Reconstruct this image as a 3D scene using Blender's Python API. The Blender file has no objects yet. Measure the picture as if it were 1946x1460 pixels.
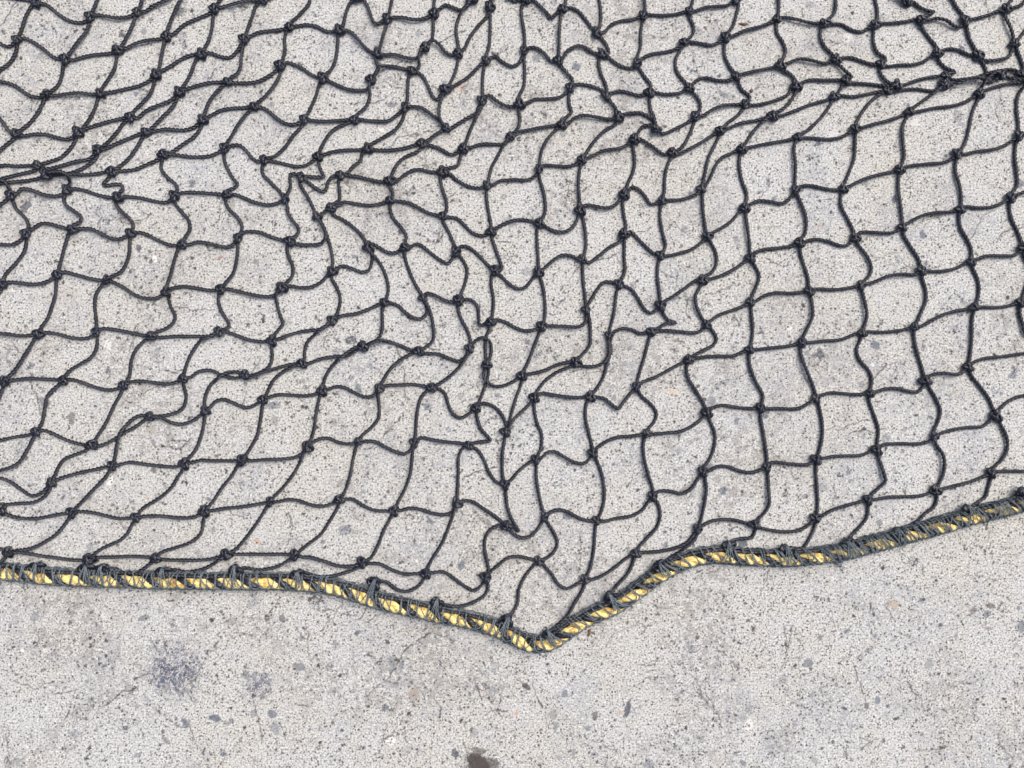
import bpy, math, random
import numpy as np
from mathutils import Vector, Matrix

rnd = random.Random(7)
U = 0.00045                      # metres per unit; one unit is about one photo pixel on the pavement
PW, PH = 1946.0, 1460.0
FPX = 1527.0                     # focal length in photo pixels
TILT = math.radians(4.0)
DIST = 1527.0                    # camera distance in units
sc = bpy.context.scene

# ------------------------------------------------------------------ camera
cam_d = bpy.data.cameras.new('camera')
cam_d.sensor_fit = 'HORIZONTAL'
cam_d.sensor_width = 36.0
cam_d.lens = 36.0 * FPX / PW
cam_d.clip_start = 0.01
cam_d.clip_end = 100.0
cam = bpy.data.objects.new('camera', cam_d)
sc.collection.objects.link(cam)
CAM = np.array([0.0, -DIST * math.sin(TILT), DIST * math.cos(TILT)])
cam.location = Vector(CAM * U)
cam.rotation_euler = (TILT, 0, 0)
sc.camera = cam

# ------------------------------------------------------------------ sky and sun (bright overcast)
SUN_EL, SUN_AZ = math.radians(60), math.radians(-50)
world = bpy.data.worlds.new('World')
sc.world = world
world.use_nodes = True
wn = world.node_tree
bg = wn.nodes['Background']
sky = wn.nodes.new('ShaderNodeTexSky')
sky.sky_type = 'NISHITA'
sky.sun_disc = False
sky.sun_elevation = SUN_EL
sky.sun_rotation = -SUN_AZ
sky.air_density = 0.7
sky.dust_density = 7.0
sky.ozone_density = 0.3
wn.links.new(sky.outputs[0], bg.inputs[0])
bg.inputs[1].default_value = 0.13
sun_d = bpy.data.lights.new('sun', 'SUN')
sun_d.energy = 1.0
sun_d.angle = math.radians(45)
sun_d.color = (1.0, 0.97, 0.93)
sun = bpy.data.objects.new('sun', sun_d)
sc.collection.objects.link(sun)
sun.rotation_euler = (math.radians(90) - SUN_EL, 0, SUN_AZ + math.pi)
sun.location = (0, 0, 3)

vs = sc.view_settings
vs.view_transform = 'Standard'
vs.look = 'None'
vs.gamma = 1.0
vs.use_curve_mapping = False
vs.exposure = 0.42

# ------------------------------------------------------------------ materials
class NT:
    def __init__(self, name):
        self.m = bpy.data.materials.new(name)
        self.m.use_nodes = True
        self.t = self.m.node_tree
        self.b = self.t.nodes['Principled BSDF']
    def n(self, typ, **kw):
        nd = self.t.nodes.new(typ)
        for k, v in kw.items():
            setattr(nd, k, v)
        return nd
    def put(self, sock, v):
        if hasattr(v, 'is_linked') or hasattr(v, 'links'):
            self.t.links.new(v, sock)
        else:
            sock.default_value = v
    def math(self, op, a, b=0.0, c=0.0, clamp=False):
        nd = self.n('ShaderNodeMath', operation=op, use_clamp=clamp)
        for i, v in enumerate((a, b, c)):
            self.put(nd.inputs[i], v)
        return nd.outputs[0]
    def vmath(self, op, a, b=None, scale=None):
        nd = self.n('ShaderNodeVectorMath', operation=op)
        self.put(nd.inputs[0], a)
        if b is not None: self.put(nd.inputs[1], b)
        if scale is not None: self.put(nd.inputs['Scale'], scale)
        return nd.outputs['Value'] if op in ('LENGTH', 'DISTANCE', 'DOT_PRODUCT') else nd.outputs['Vector']
    def noise(self, vec, size, detail=2.0, rough=0.5, dist=0.0, color=False):
        nd = self.n('ShaderNodeTexNoise')
        self.put(nd.inputs['Vector'], vec)
        nd.inputs['Scale'].default_value = 1.0 / size
        nd.inputs['Detail'].default_value = detail
        nd.inputs['Roughness'].default_value = rough
        nd.inputs['Distortion'].default_value = dist
        return nd.outputs['Color' if color else 'Fac']
    def voro(self, vec, size, feature='F1', rand=1.0):
        nd = self.n('ShaderNodeTexVoronoi', feature=feature)
        self.put(nd.inputs['Vector'], vec)
        nd.inputs['Scale'].default_value = 1.0 / size
        nd.inputs['Randomness'].default_value = rand
        return nd
    def ramp(self, v, lo, hi, o0=0.0, o1=1.0):
        nd = self.n('ShaderNodeMapRange', interpolation_type='SMOOTHSTEP')
        self.put(nd.inputs[0], v)
        for i, x in enumerate((lo, hi, o0, o1)):
            self.put(nd.inputs[i + 1], x)
        return nd.outputs[0]
    def mix(self, fac, a, b):
        nd = self.n('ShaderNodeMix', data_type='RGBA')
        self.put(nd.inputs['Factor'], fac)
        self.put(nd.inputs['A'], a)
        self.put(nd.inputs['B'], b)
        return nd.outputs['Result']
    def bump(self, h, strength, dist):
        nd = self.n('ShaderNodeBump')
        nd.inputs['Strength'].default_value = strength
        nd.inputs['Distance'].default_value = dist
        self.put(nd.inputs['Height'], h)
        self.t.links.new(nd.outputs[0], self.b.inputs['Normal'])

def C(r, g, b): return (r, g, b, 1.0)

def pix(u, v, z=0.0):
    """photo pixel -> point (in units) on the plane at height z under the camera"""
    d = np.array([(u - PW / 2) / FPX, -(v - PH / 2) / FPX, -1.0])
    c, s = math.cos(TILT), math.sin(TILT)
    d = np.array([d[0], d[1] * c - d[2] * s, d[1] * s + d[2] * c])
    t = (z - CAM[2]) / d[2]
    return CAM + d * t

def mat_concrete():
    m = NT('washed concrete with exposed aggregate')
    tc = m.n('ShaderNodeTexCoord')
    P = m.vmath('SCALE', tc.outputs['Object'], scale=1.0 / U)      # units
    wob = m.vmath('SUBTRACT', m.noise(P, 7, 2, 0.6, color=True), (0.5, 0.5, 0.5))
    Pd = m.vmath('ADD', P, m.vmath('SCALE', wob, scale=5.0))
    # cement paste: warm and cool patches, sand grains
    big = m.noise(P, 260, 3, 0.6)
    mid = m.noise(P, 45, 3, 0.65)
    col = m.mix(m.ramp(m.math('ADD', m.math('MULTIPLY', big, 0.6), m.math('MULTIPLY', mid, 0.4)), 0.36, 0.62),
                C(*PASTE_A), C(*PASTE_B))
    grain = m.noise(P, 3.4, 2, 0.75)
    col = m.mix(m.ramp(grain, 0.50, 0.38, 0.0, 0.74), col, C(0.125, 0.125, 0.125))
    col = m.mix(m.ramp(grain, 0.55, 0.68, 0.0, 0.75), col, C(0.78, 0.785, 0.78))
    # stones, cracks, stains and pits worn into the surface (see wear_layer)
    at = m.n('ShaderNodeAttribute', attribute_name='wear')
    col = m.mix(at.outputs['Alpha'], col, at.outputs['Color'])
    # finest dark pits
    v = m.voro(Pd, 5.6)
    sep = m.n('ShaderNodeSeparateColor')
    m.t.links.new(v.outputs['Color'], sep.inputs[0])
    rad = m.math('MULTIPLY_ADD', sep.outputs[1], 0.27, 0.06)
    inside = m.ramp(m.math('SUBTRACT', v.outputs['Distance'], rad), -0.04, 0.07, 1.0, 0.0)
    pit = m.math('MULTIPLY', inside, m.math('LESS_THAN', sep.outputs[0], m.ramp(mid, 0.38, 0.62, 0.90, 0.42)))
    col = m.mix(m.math('MULTIPLY', pit, 0.88), col, C(0.06, 0.058, 0.056))
    m.t.links.new(col, m.b.inputs['Base Color'])
    m.b.inputs['Roughness'].default_value = 0.9
    m.b.inputs['Specular IOR Level'].default_value = 0.25
    m.bump(grain, 0.5, 1.0 * U)
    return m.m
PASTE_A, PASTE_B = (0.480, 0.490, 0.458), (0.495, 0.518, 0.522)

G1, G2, G3 = C(0.115, 0.138, 0.175), C(0.20, 0.222, 0.25), C(0.055, 0.062, 0.09)
TAN, RED, DK = C(0.50, 0.30, 0.17), C(0.36, 0.14, 0.09), C(0.055, 0.042, 0.038)
SEGS = [
    (545, 1038, 556, 1000), (556, 1000, 548, 975), (533, 1136, 512, 1165), (512, 1165, 507, 1200),
    (822, 1200, 770, 1235), (770, 1235, 742, 1285), (742, 1285, 702, 1318), (818, 1322, 838, 1345),
    (838, 1345, 835, 1380), (745, 640, 765, 690), (767, 700, 770, 760), (765, 790, 720, 840),
    (1505, 1190, 1490, 1260), (1490, 1190, 1495, 1240), (480, 1320, 500, 1410), (255, 1290, 285, 1280),
    (310, 1208, 318, 1245), (858, 175, 862, 205), (1240, 1140, 1252, 1170), (1460, 1085, 1446, 1130),
    (1680, 1150, 1700, 1180), (1620, 1260, 1640, 1320), (100, 1320, 150, 1310), (1310, 80, 1322, 110),
    (250, 160, 290, 185), (1010, 1300, 1030, 1345), (902, 1290, 915, 1330), (350, 1310, 372, 1340)]
SPOTS = [
    (328, 1276, 50, 48, 0.3, C(0.10, 0.115, 0.165), 1.0, 0.55, 1),
    (485, 1303, 32, 25, -0.5, C(0.10, 0.11, 0.15), 0.9, 0.6, 1),
    (905, 1449, 24, 19, 0.6, C(0.028, 0.024, 0.023), 0.97, 0.38, 0),
    (904, 1452, 34, 27, 0.4, C(0.07, 0.062, 0.058), 0.8, 0.5, 1),
    (925, 1452, 22, 16, 0.0, C(0.085, 0.075, 0.07), 0.8, 0.5, 0),
    (908, 1428, 16, 12, 0.0, C(0.09, 0.08, 0.075), 0.75, 0.5, 0),
    (1193, 1345, 6, 20, 0.25, G3, 0.9, 0.2, 0),
    (745, 1262, 8, 19, -0.4, G2, 0.75, 0.25, 0),
    (787, 1320, 12, 17, 0.0, C(0.34, 0.31, 0.27), 0.8, 0.25, 0),
    (732, 1345, 8, 6, 0.4, G1, 0.85, 0.25, 0),
    (865, 1433, 8, 8, 0.0, G3, 0.85, 0.3, 0),
    (744, 1408, 10, 9, 0.0, C(0.78, 0.78, 0.77), 0.8, 0.25, 0),
    (1096, 1171, 1, 1, 0.0, G1, 0.1, 0.25, 0),
    (940, 1310, 13, 10, 0.3, G1, 0.6, 0.5, 1),
    (1055, 1382, 4, 11, 0.2, G1, 0.75, 0.3, 0),
    (1115, 1384, 7, 6, 0.0, G1, 0.7, 0.3, 0),
    (1073, 1318, 7, 7, 0.7, G1, 0.75, 0.3, 0),
    (981, 1357, 4.5, 7, 0.0, C(0.55, 0.33, 0.22), 0.85, 0.25, 0),
    (1177, 1355, 3, 3.5, 0.0, TAN, 0.85, 0.25, 0),
    (351, 1374, 6, 11, -0.5, G1, 0.85, 0.22, 0),
    (517, 1357, 11, 8, 0.3, G1, 0.8, 0.3, 0),
    (522, 1383, 8, 14, -0.3, G2, 0.7, 0.35, 0),
    (482, 1355, 6, 9, 0.4, G1, 0.65, 0.35, 0),
    (417, 492, 4, 3.5, 0.0, RED, 0.9, 0.22, 0),
    (488, 1030, 6, 4, 0.2, C(0.55, 0.27, 0.16), 0.85, 0.25, 0),
    (1753, 447, 6.5, 10, -0.4, G1, 0.9, 0.2, 0),
    (1095, 128, 9, 8, 0.3, G1, 0.85, 0.25, 0),
    (1281, 745, 14, 8, 0.3, C(0.60, 0.46, 0.30), 0.5, 0.6, 1),
    (258, 180, 6, 6, 0.0, G1, 0.8, 0.3, 0),
    (877, 1075, 7, 10, 0.2, G1, 0.9, 0.22, 0),
    (1077, 982, 9, 8, 0.4, G1, 0.8, 0.3, 0),
    (1400, 802, 6, 8, 0.0, G1, 0.8, 0.3, 0),
    (1391, 660, 7, 8, 0.0, G1, 0.6, 0.4, 1),
    (37, 853, 12, 16, 0.3, G1, 0.6, 0.5, 1),
    (1530, 944, 11, 4, -0.3, G1, 0.6, 0.4, 0),
    (1640, 1150, 28, 10, -0.2, C(0.2, 0.2, 0.2), 0.5, 0.6, 1),
    (1882, 1152, 10, 6, 0.2, DK, 0.75, 0.35, 0),
    (1850, 1160, 9, 6, -0.4, C(0.11, 0.09, 0.085), 0.7, 0.35, 0),
    (1875, 1168, 8, 8, 0.0, G1, 0.8, 0.3, 0),
    (1878, 1195, 9, 4, 0.0, C(0.13, 0.10, 0.09), 0.6, 0.35, 0),
    (1940, 1190, 10, 13, 0.0, G1, 0.7, 0.35, 0),
    (832, 258, 34, 8, 0.3, C(0.30, 0.27, 0.23), 0.5, 0.6, 1),
    (112, 560, 40, 16, 0.0, C(0.40, 0.37, 0.31), 0.5, 0.6, 1),
    (875, 168, 6, 6, 0.0, C(0.60, 0.38, 0.27), 0.7, 0.3, 0),
    (1305, 1125, 14, 10, 0.0, G1, 0.5, 0.5, 1),
    (1480, 1412, 26, 20, 0.0, C(0.2, 0.2, 0.21), 0.5, 0.6, 1),
    (150, 1150, 18, 9, 0.2, C(0.15, 0.15, 0.16), 0.5, 0.6, 1),
    (273, 1175, 12, 6, -0.3, G1, 0.75, 0.35, 0),
    (485, 1145, 13, 12, 0.0, G1, 0.55, 0.5, 1),
    (536, 1175, 7, 8, 0.0, G3, 0.7, 0.4, 0),
]


# ------------------------------------------------------------------ wear layer of the pavement, on a fine grid
GX0, GX1, GY0, GY1, GS = -1130.0, 1130.0, -860.0, 860.0, 1.75
GNX, GNY = int((GX1 - GX0) / GS) + 1, int((GY1 - GY0) / GS) + 1
rs_ = np.random.RandomState(11)
def fbm(size, octaves=3, seed=0, rough=0.55):
    """smooth value noise over the grid, 0..1"""
    r = np.random.RandomState(seed); out = np.zeros((GNY, GNX)); amp = 1.0; tot = 0.0
    for o in range(octaves):
        sz = size / 2 ** o / GS
        ny, nx = int(GNY / sz) + 3, int(GNX / sz) + 3
        g = r.rand(ny, nx)
        y = np.arange(GNY) / sz; x = np.arange(GNX) / sz
        iy, ix = y.astype(int), x.astype(int)
        fy, fx = y - iy, x - ix
        fy = fy * fy * (3 - 2 * fy); fx = fx * fx * (3 - 2 * fx)
        a = g[iy][:, ix] * (1 - fx) + g[iy][:, ix + 1] * fx
        b = g[iy + 1][:, ix] * (1 - fx) + g[iy + 1][:, ix + 1] * fx
        out += amp * (a * (1 - fy[:, None]) + b * fy[:, None]); tot += amp; amp *= rough
    return out / tot
def sstep(x, lo, hi):
    t = np.clip((x - lo) / (hi - lo), 0, 1)
    return t * t * (3 - 2 * t)
def wear_layer():
    col = np.zeros((GNY, GNX, 3)); alp = np.zeros((GNY, GNX))
    n3, n6 = fbm(5, 2, 1, 0.8), fbm(11, 3, 2, 0.7)
    fine = rs_.rand(GNY, GNX)
    def over(sl, c, f):
        a0 = alp[sl]; a1 = f + a0 * (1 - f)
        k = np.where(a1 > 1e-6, f / np.maximum(a1, 1e-6), 0)[..., None]
        col[sl] = col[sl] * (1 - k) + np.asarray(c)[None, None, :3] * k
        alp[sl] = a1
    def window(x, y, r):
        i0, i1 = max(0, int((x - r - GX0) / GS)), min(GNX, int((x + r - GX0) / GS) + 2)
        j0, j1 = max(0, int((y - r - GY0) / GS)), min(GNY, int((y + r - GY0) / GS) + 2)
        if i0 >= i1 or j0 >= j1: return None
        sl = (slice(j0, j1), slice(i0, i1))
        X = GX0 + np.arange(i0, i1) * GS - x; Y = GY0 + np.arange(j0, j1) * GS - y
        return sl, X[None, :], Y[:, None]
    def stone(x, y, rx, ry, rot, c, op, soft=1.6, rag=0.5, spk=0.0):
        w = window(x, y, max(rx, ry) * 1.7 + 4)
        if w is None: return
        sl, X, Y = w
        cr, sr = math.cos(rot), math.sin(rot)
        a = (X * cr + Y * sr) / rx; b = (-X * sr + Y * cr) / ry
        d = np.full(a.shape, -9.0)
        m = rs_.randint(5, 8); off = rs_.rand() * 6.28
        for k in range(m):                       # broken, angular outline
            t = off + (k + rs_.uniform(-.3, .3)) * 6.283 / m
            d = np.maximum(d, a * math.cos(t) + b * math.sin(t) - rs_.uniform(.72, 1.0))
        r = min(rx, ry)
        d = d * r + (n6[sl] - .5) * rag * 9.0 + (n3[sl] - .5) * rag * 5.0
        f = sstep(-d, -soft * .5, soft * .5 + rag * 1.5) * op
        if spk: f = f * (1 - spk + spk * sstep(n3[sl] * .6 + fine[sl] * .4, .42, .58))
        over(sl, np.asarray(c[:3]) * (0.85 + 0.3 * rs_.rand()), f)
    # grey weathering that lies in broad uneven patches
    w = sstep(fbm(150, 4, 5), .50, .72) * sstep(fbm(10, 3, 6, .85), .48, .64)
    over((slice(0, GNY), slice(0, GNX)), (0.21, 0.205, 0.20), w * 0.55)
    w = sstep(fbm(90, 3, 15), .52, .70) * sstep(fbm(8, 3, 16, .9), .46, .60)
    over((slice(0, GNY), slice(0, GNX)), (0.25, 0.265, 0.31), w * 0.38)
    BL = [(0.105, 0.128, 0.168), (0.15, 0.175, 0.21), (0.07, 0.08, 0.105), (0.20, 0.215, 0.235), (0.27, 0.272, 0.262)]
    for k in range(9500):
        r = 1.8 * (1 - rs_.rand()) ** -0.42
        r = min(r, 10.5)
        c = BL[rs_.randint(5)]
        u = rs_.rand()
        if u < .035: c = (0.36, 0.31, 0.26)
        elif u < .04 and r < 4: c = (0.42, 0.26, 0.19)
        elif u < .10: c = (0.72, 0.72, 0.71)
        elif u < .16: c = (0.07, 0.068, 0.07)
        stone(rs_.uniform(GX0, GX1), rs_.uniform(GY0, GY1), r * rs_.uniform(.8, 1.35), r * rs_.uniform(.6, 1.0), rs_.uniform(0, 3.1), c,
              rs_.uniform(.45, 1.0), 1.0, rs_.uniform(.3, .95), rs_.choice([.2, .6, .95]))
    for (x, y, rx, ry, rot, c, op, edge, spk) in SPOTS:
        p = pix(x, y)
        if spk:
            w = window(p[0], p[1], max(rx, ry) * 1.9)
            if w is None: continue
            sl, X, Y = w
            d = np.sqrt((X / rx) ** 2 + (Y / ry) ** 2) + (n6[sl] - .5) * 1.1
            f = sstep(-d, -1.35, -.35) * op * (0.10 + 0.9 * sstep(n3[sl] * .65 + fine[sl] * .35, .44, .56))
            over(sl, c[:3], f)
        else:
            stone(p[0], p[1], rx, ry, -rot, c, op, 1.6, .35 if rx < 15 else 1.0, .15)
    # cracks: wandering hairlines, thick and thin, with crumbled spots
    def crack(pts, wid, op):
        for (x0, y0), (x1, y1) in zip(pts[:-1], pts[1:]):
            L = math.hypot(x1 - x0, y1 - y0)
            wv = window((x0 + x1) / 2, (y0 + y1) / 2, L / 2 + 4)
            if wv is None: continue
            sl, X, Y = wv
            ax, ay = x0 - (x0 + x1) / 2, y0 - (y0 + y1) / 2
            dx, dy = x1 - x0, y1 - y0
            h = np.clip(((X - ax) * dx + (Y - ay) * dy) / (L * L + 1e-9), 0, 1)
            d = np.hypot(X - ax - h * dx, Y - ay - h * dy)
            wd = max(.45, wid * rs_.choice([.5, .8, 1.0, 1.3, 1.9]))
            over(sl, (0.065, 0.062, 0.06), sstep(-d, -wd - .8, -wd + .4) * op * rs_.uniform(.45, 1.0))
    def walk(x, y, a, L, wid, op, depth=0):
        pts = [(x, y)]; a0 = a
        while L > 0:
            st = rs_.uniform(3, 7); L -= st
            a += rs_.uniform(-.75, .75); a = a0 + (a - a0) * .75
            x += math.cos(a) * st; y += math.sin(a) * st
            pts.append((x, y))
            if depth < 2 and rs_.rand() < .07:
                walk(x, y, a + rs_.choice([-1, 1]) * rs_.uniform(.6, 1.3), rs_.uniform(10, 35), wid * .8, op * .85, depth + 1)
        crack(pts, wid, op)
    for k in range(640):
        walk(rs_.uniform(GX0, GX1), rs_.uniform(GY0, GY1), rs_.uniform(0, 6.28), 8 + 85 * rs_.rand() ** 2.6, rs_.uniform(.35, 1.0), rs_.uniform(.55, 1.0))
    for (x0, y0, x1, y1) in SEGS:
        p, q = pix(x0, y0), pix(x1, y1)
        n = max(2, int(np.hypot(*(q - p)[:2]) / 6))
        pts = [tuple((p + (q - p) * i / n)[:2] + (rs_.uniform(-1.8, 1.8, 2) if 0 < i < n else 0)) for i in range(n + 1)]
        crack(pts, .9, .85)
    # dark pits, single and in clusters
    dens = fbm(60, 4, 9, .65)
    k = 0
    while k < 24000:
        x, y = rs_.uniform(GX0, GX1), rs_.uniform(GY0, GY1)
        dv = dens[int((y - GY0) / GS), int((x - GX0) / GS)]
        if rs_.rand() > sstep(dv, .33, .68) * .9 + .1: continue
        k += 1
        r = rs_.uniform(1.0, 1.8) if rs_.rand() < .84 else rs_.uniform(1.8, 3.4)
        wv = window(x, y, r * 2.4 + 2)
        if wv is None: continue
        sl, X, Y = wv
        t = rs_.uniform(0, 3.14); el = rs_.uniform(.5, 1.0)
        d = np.hypot(X * math.cos(t) + Y * math.sin(t), (-X * math.sin(t) + Y * math.cos(t)) / el) + (n3[sl] - .5) * r * 1.6
        over(sl, (0.055, 0.053, 0.052), sstep(-d, -r - .6, -r + .6) * rs_.uniform(.6, 1.0))
    return np.dstack([col, alp])

def mat_fibre(name, ca, cb, rough, size, spec=0.35, bump=0.35, third=None):
    m = NT(name)
    tc = m.n('ShaderNodeTexCoord')
    P = m.vmath('SCALE', tc.outputs['Object'], scale=1.0 / U)
    f = m.noise(P, size, 3, 0.6)
    col = m.mix(m.ramp(f, 0.35, 0.65), ca, cb)
    if third is not None:
        col = m.mix(m.ramp(m.noise(P, 21, 3, 0.65), 0.53, 0.66), col, third)
    m.t.links.new(col, m.b.inputs['Base Color'])
    m.b.inputs['Roughness'].default_value = rough
    m.b.inputs['Specular IOR Level'].default_value = spec
    m.bump(m.noise(P, 1.6, 2, 0.6), bump, 0.5 * U)
    return m.m

M_GROUND = mat_concrete()
M_TWINE = mat_fibre('black polyethylene twine', C(0.0045, 0.0065, 0.0145), C(0.013, 0.0185, 0.036), 0.42, 18, 0.6, third=C(0.032, 0.034, 0.041))
M_YELLOW = mat_fibre('yellow polypropylene fibre', C(0.92, 0.79, 0.37), C(0.78, 0.60, 0.19), 0.55, 7, third=C(0.44, 0.24, 0.05))
M_LASH = mat_fibre('slate grey lashing thread', C(0.105, 0.14, 0.165), C(0.185, 0.225, 0.255), 0.55, 9)
M_HUSK = mat_fibre('dry brown husk', C(0.10, 0.06, 0.035), C(0.22, 0.14, 0.08), 0.8, 4)

# ------------------------------------------------------------------ mesh helpers (all in units)
class Bag:
    def __init__(self): self.v = []; self.f = []; self.n = 0
    def add(self, v, f):
        self.v.append(np.asarray(v, float)); self.f.append(np.asarray(f, np.int64) + self.n); self.n += len(v)
    def mesh(self, name, mat):
        v = np.concatenate(self.v) * U
        f = np.concatenate(self.f).astype(np.int32)
        me = bpy.data.meshes.new(name)
        me.vertices.add(len(v)); me.vertices.foreach_set('co', v.astype(np.float32).ravel())
        nf = len(f)
        me.loops.add(nf * 4); me.loops.foreach_set('vertex_index', f.ravel())
        me.polygons.add(nf)
        me.polygons.foreach_set('loop_start', np.arange(0, nf * 4, 4, dtype=np.int32))
        me.polygons.foreach_set('use_smooth', np.ones(nf, dtype=bool))
        me.update(calc_edges=True)
        me.materials.append(mat)
        return me
    def obj(self, name, mat, parent=None):
        o = bpy.data.objects.new(name, self.mesh(name, mat))
        sc.collection.objects.link(o)
        if parent: o.parent = parent
        return o

def resample(p, step):
    p = np.asarray(p, float)
    s = np.concatenate([[0], np.cumsum(np.linalg.norm(np.diff(p, axis=0), axis=1))])
    n = max(3, int(s[-1] / step) + 1)
    t = np.linspace(0, s[-1], n)
    return np.stack([np.interp(t, s, p[:, i]) for i in range(p.shape[1])], 1), t

def spline(pts, sub=14):
    """centripetal Catmull-Rom through pts"""
    p = [np.asarray(q, float) for q in pts]
    p = [2 * p[0] - p[1]] + p + [2 * p[-1] - p[-2]]
    out = []
    for i in range(1, len(p) - 2):
        p0, p1, p2, p3 = p[i - 1], p[i], p[i + 1], p[i + 2]
        t0 = 0.0
        t1 = t0 + max(1e-3, np.linalg.norm(p1 - p0)) ** 0.5
        t2 = t1 + max(1e-3, np.linalg.norm(p2 - p1)) ** 0.5
        t3 = t2 + max(1e-3, np.linalg.norm(p3 - p2)) ** 0.5
        t = np.linspace(t1, t2, sub, endpoint=False)[:, None]
        a1 = (t1 - t) / (t1 - t0) * p0 + (t - t0) / (t1 - t0) * p1
        a2 = (t2 - t) / (t2 - t1) * p1 + (t - t1) / (t2 - t1) * p2
        a3 = (t3 - t) / (t3 - t2) * p2 + (t - t2) / (t3 - t2) * p3
        b1 = (t2 - t) / (t2 - t0) * a1 + (t - t0) / (t2 - t0) * a2
        b2 = (t3 - t) / (t3 - t1) * a2 + (t - t1) / (t3 - t1) * a3
        out.append((t2 - t) / (t2 - t1) * b1 + (t - t1) / (t2 - t1) * b2)
    out.append(p[-2][None])
    return np.concatenate(out)

def lobed(n, lobes, d):
    """polar radius of a bundle of round strands, sampled at n angles"""
    rho = 1.0 - d
    a = np.arange(n) * 2 * np.pi / n
    b = (a + np.pi / lobes) % (2 * np.pi / lobes) - np.pi / lobes
    return a, d * np.cos(b) + np.sqrt(np.maximum(rho ** 2 - (d * np.sin(b)) ** 2, 0.0))

def tube(bag, path, s, R, n=12, lobes=3, d=0.46, pitch=20.0, phase=0.0, closed=False, taper=None):
    T = np.gradient(path, axis=0)
    T /= np.linalg.norm(T, axis=1)[:, None] + 1e-9
    # parallel transported frame
    N = np.zeros_like(path)
    up = np.array([0, 0, 1.0]) if abs(T[0][2]) < 0.9 else np.array([1.0, 0, 0])
    v = up - T[0] * up.dot(T[0]); v /= np.linalg.norm(v)
    for i in range(len(path)):
        v = v - T[i] * v.dot(T[i]); v /= np.linalg.norm(v) + 1e-9
        N[i] = v
    B = np.cross(T, N)
    if lobes: a, r = lobed(n, lobes, d)
    else: a, r = np.arange(n) * 2 * np.pi / n, np.ones(n)
    tw = (s / pitch * 2 * np.pi + phase) if lobes else np.zeros(len(path))
    ang = a[None, :] + tw[:, None]
    RR = np.full(len(path), R) if taper is None else R * taper
    ring = (path[:, None, :] + (RR[:, None] * r[None, :])[:, :, None] *
            (np.cos(ang)[:, :, None] * N[:, None, :] + np.sin(ang)[:, :, None] * B[:, None, :]))
    m = len(path)
    i = np.arange(m - 1)[:, None] * n; j = np.arange(n)[None, :]; j2 = (j + 1) % n
    f = np.stack([i + j, i + j2, i + n + j2, i + n + j], -1).reshape(-1, 4)
    bag.add(ring.reshape(-1, 3), f)

def ground_z(x, y): return 0.0

# ------------------------------------------------------------------ setting: the pavement
def pavement_mesh():
    gx = np.linspace(GX0, GX1, GNX); gy = np.linspace(GY0, GY1, GNY)
    X, Y = np.meshgrid(gx, gy)
    v = np.column_stack([X.ravel(), Y.ravel(), np.zeros(X.size)])
    i = np.arange(GNY - 1)[:, None] * GNX + np.arange(GNX - 1)[None, :]
    f = np.stack([i, i + 1, i + 1 + GNX, i + GNX], -1).reshape(-1, 4)
    far = 6600.0                                   # the slab goes on well beyond the worn patch
    c = np.array([[-far, -far, 0], [far, -far, 0], [far, far, 0], [-far, far, 0]])
    n0 = len(v); q = [0, GNX - 1, GNX * GNY - 1, GNX * (GNY - 1)]
    b = Bag(); b.add(np.concatenate([v, c]), np.concatenate([f, [[n0, n0 + 1, q[1], q[0]], [n0 + 1, n0 + 2, q[2], q[1]],
                                                              [n0 + 2, n0 + 3, q[3], q[2]], [n0 + 3, n0, q[0], q[3]]]]))
    o = b.obj('pavement', M_GROUND)
    w = wear_layer().reshape(-1, 4)
    w = np.concatenate([w, np.zeros((4, 4))]).astype(np.float32)
    at = o.data.attributes.new('wear', 'FLOAT_COLOR', 'POINT')
    at.data.foreach_set('color', w.ravel())
    o['kind'] = 'structure'
    return o
pavement = pavement_mesh()

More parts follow.
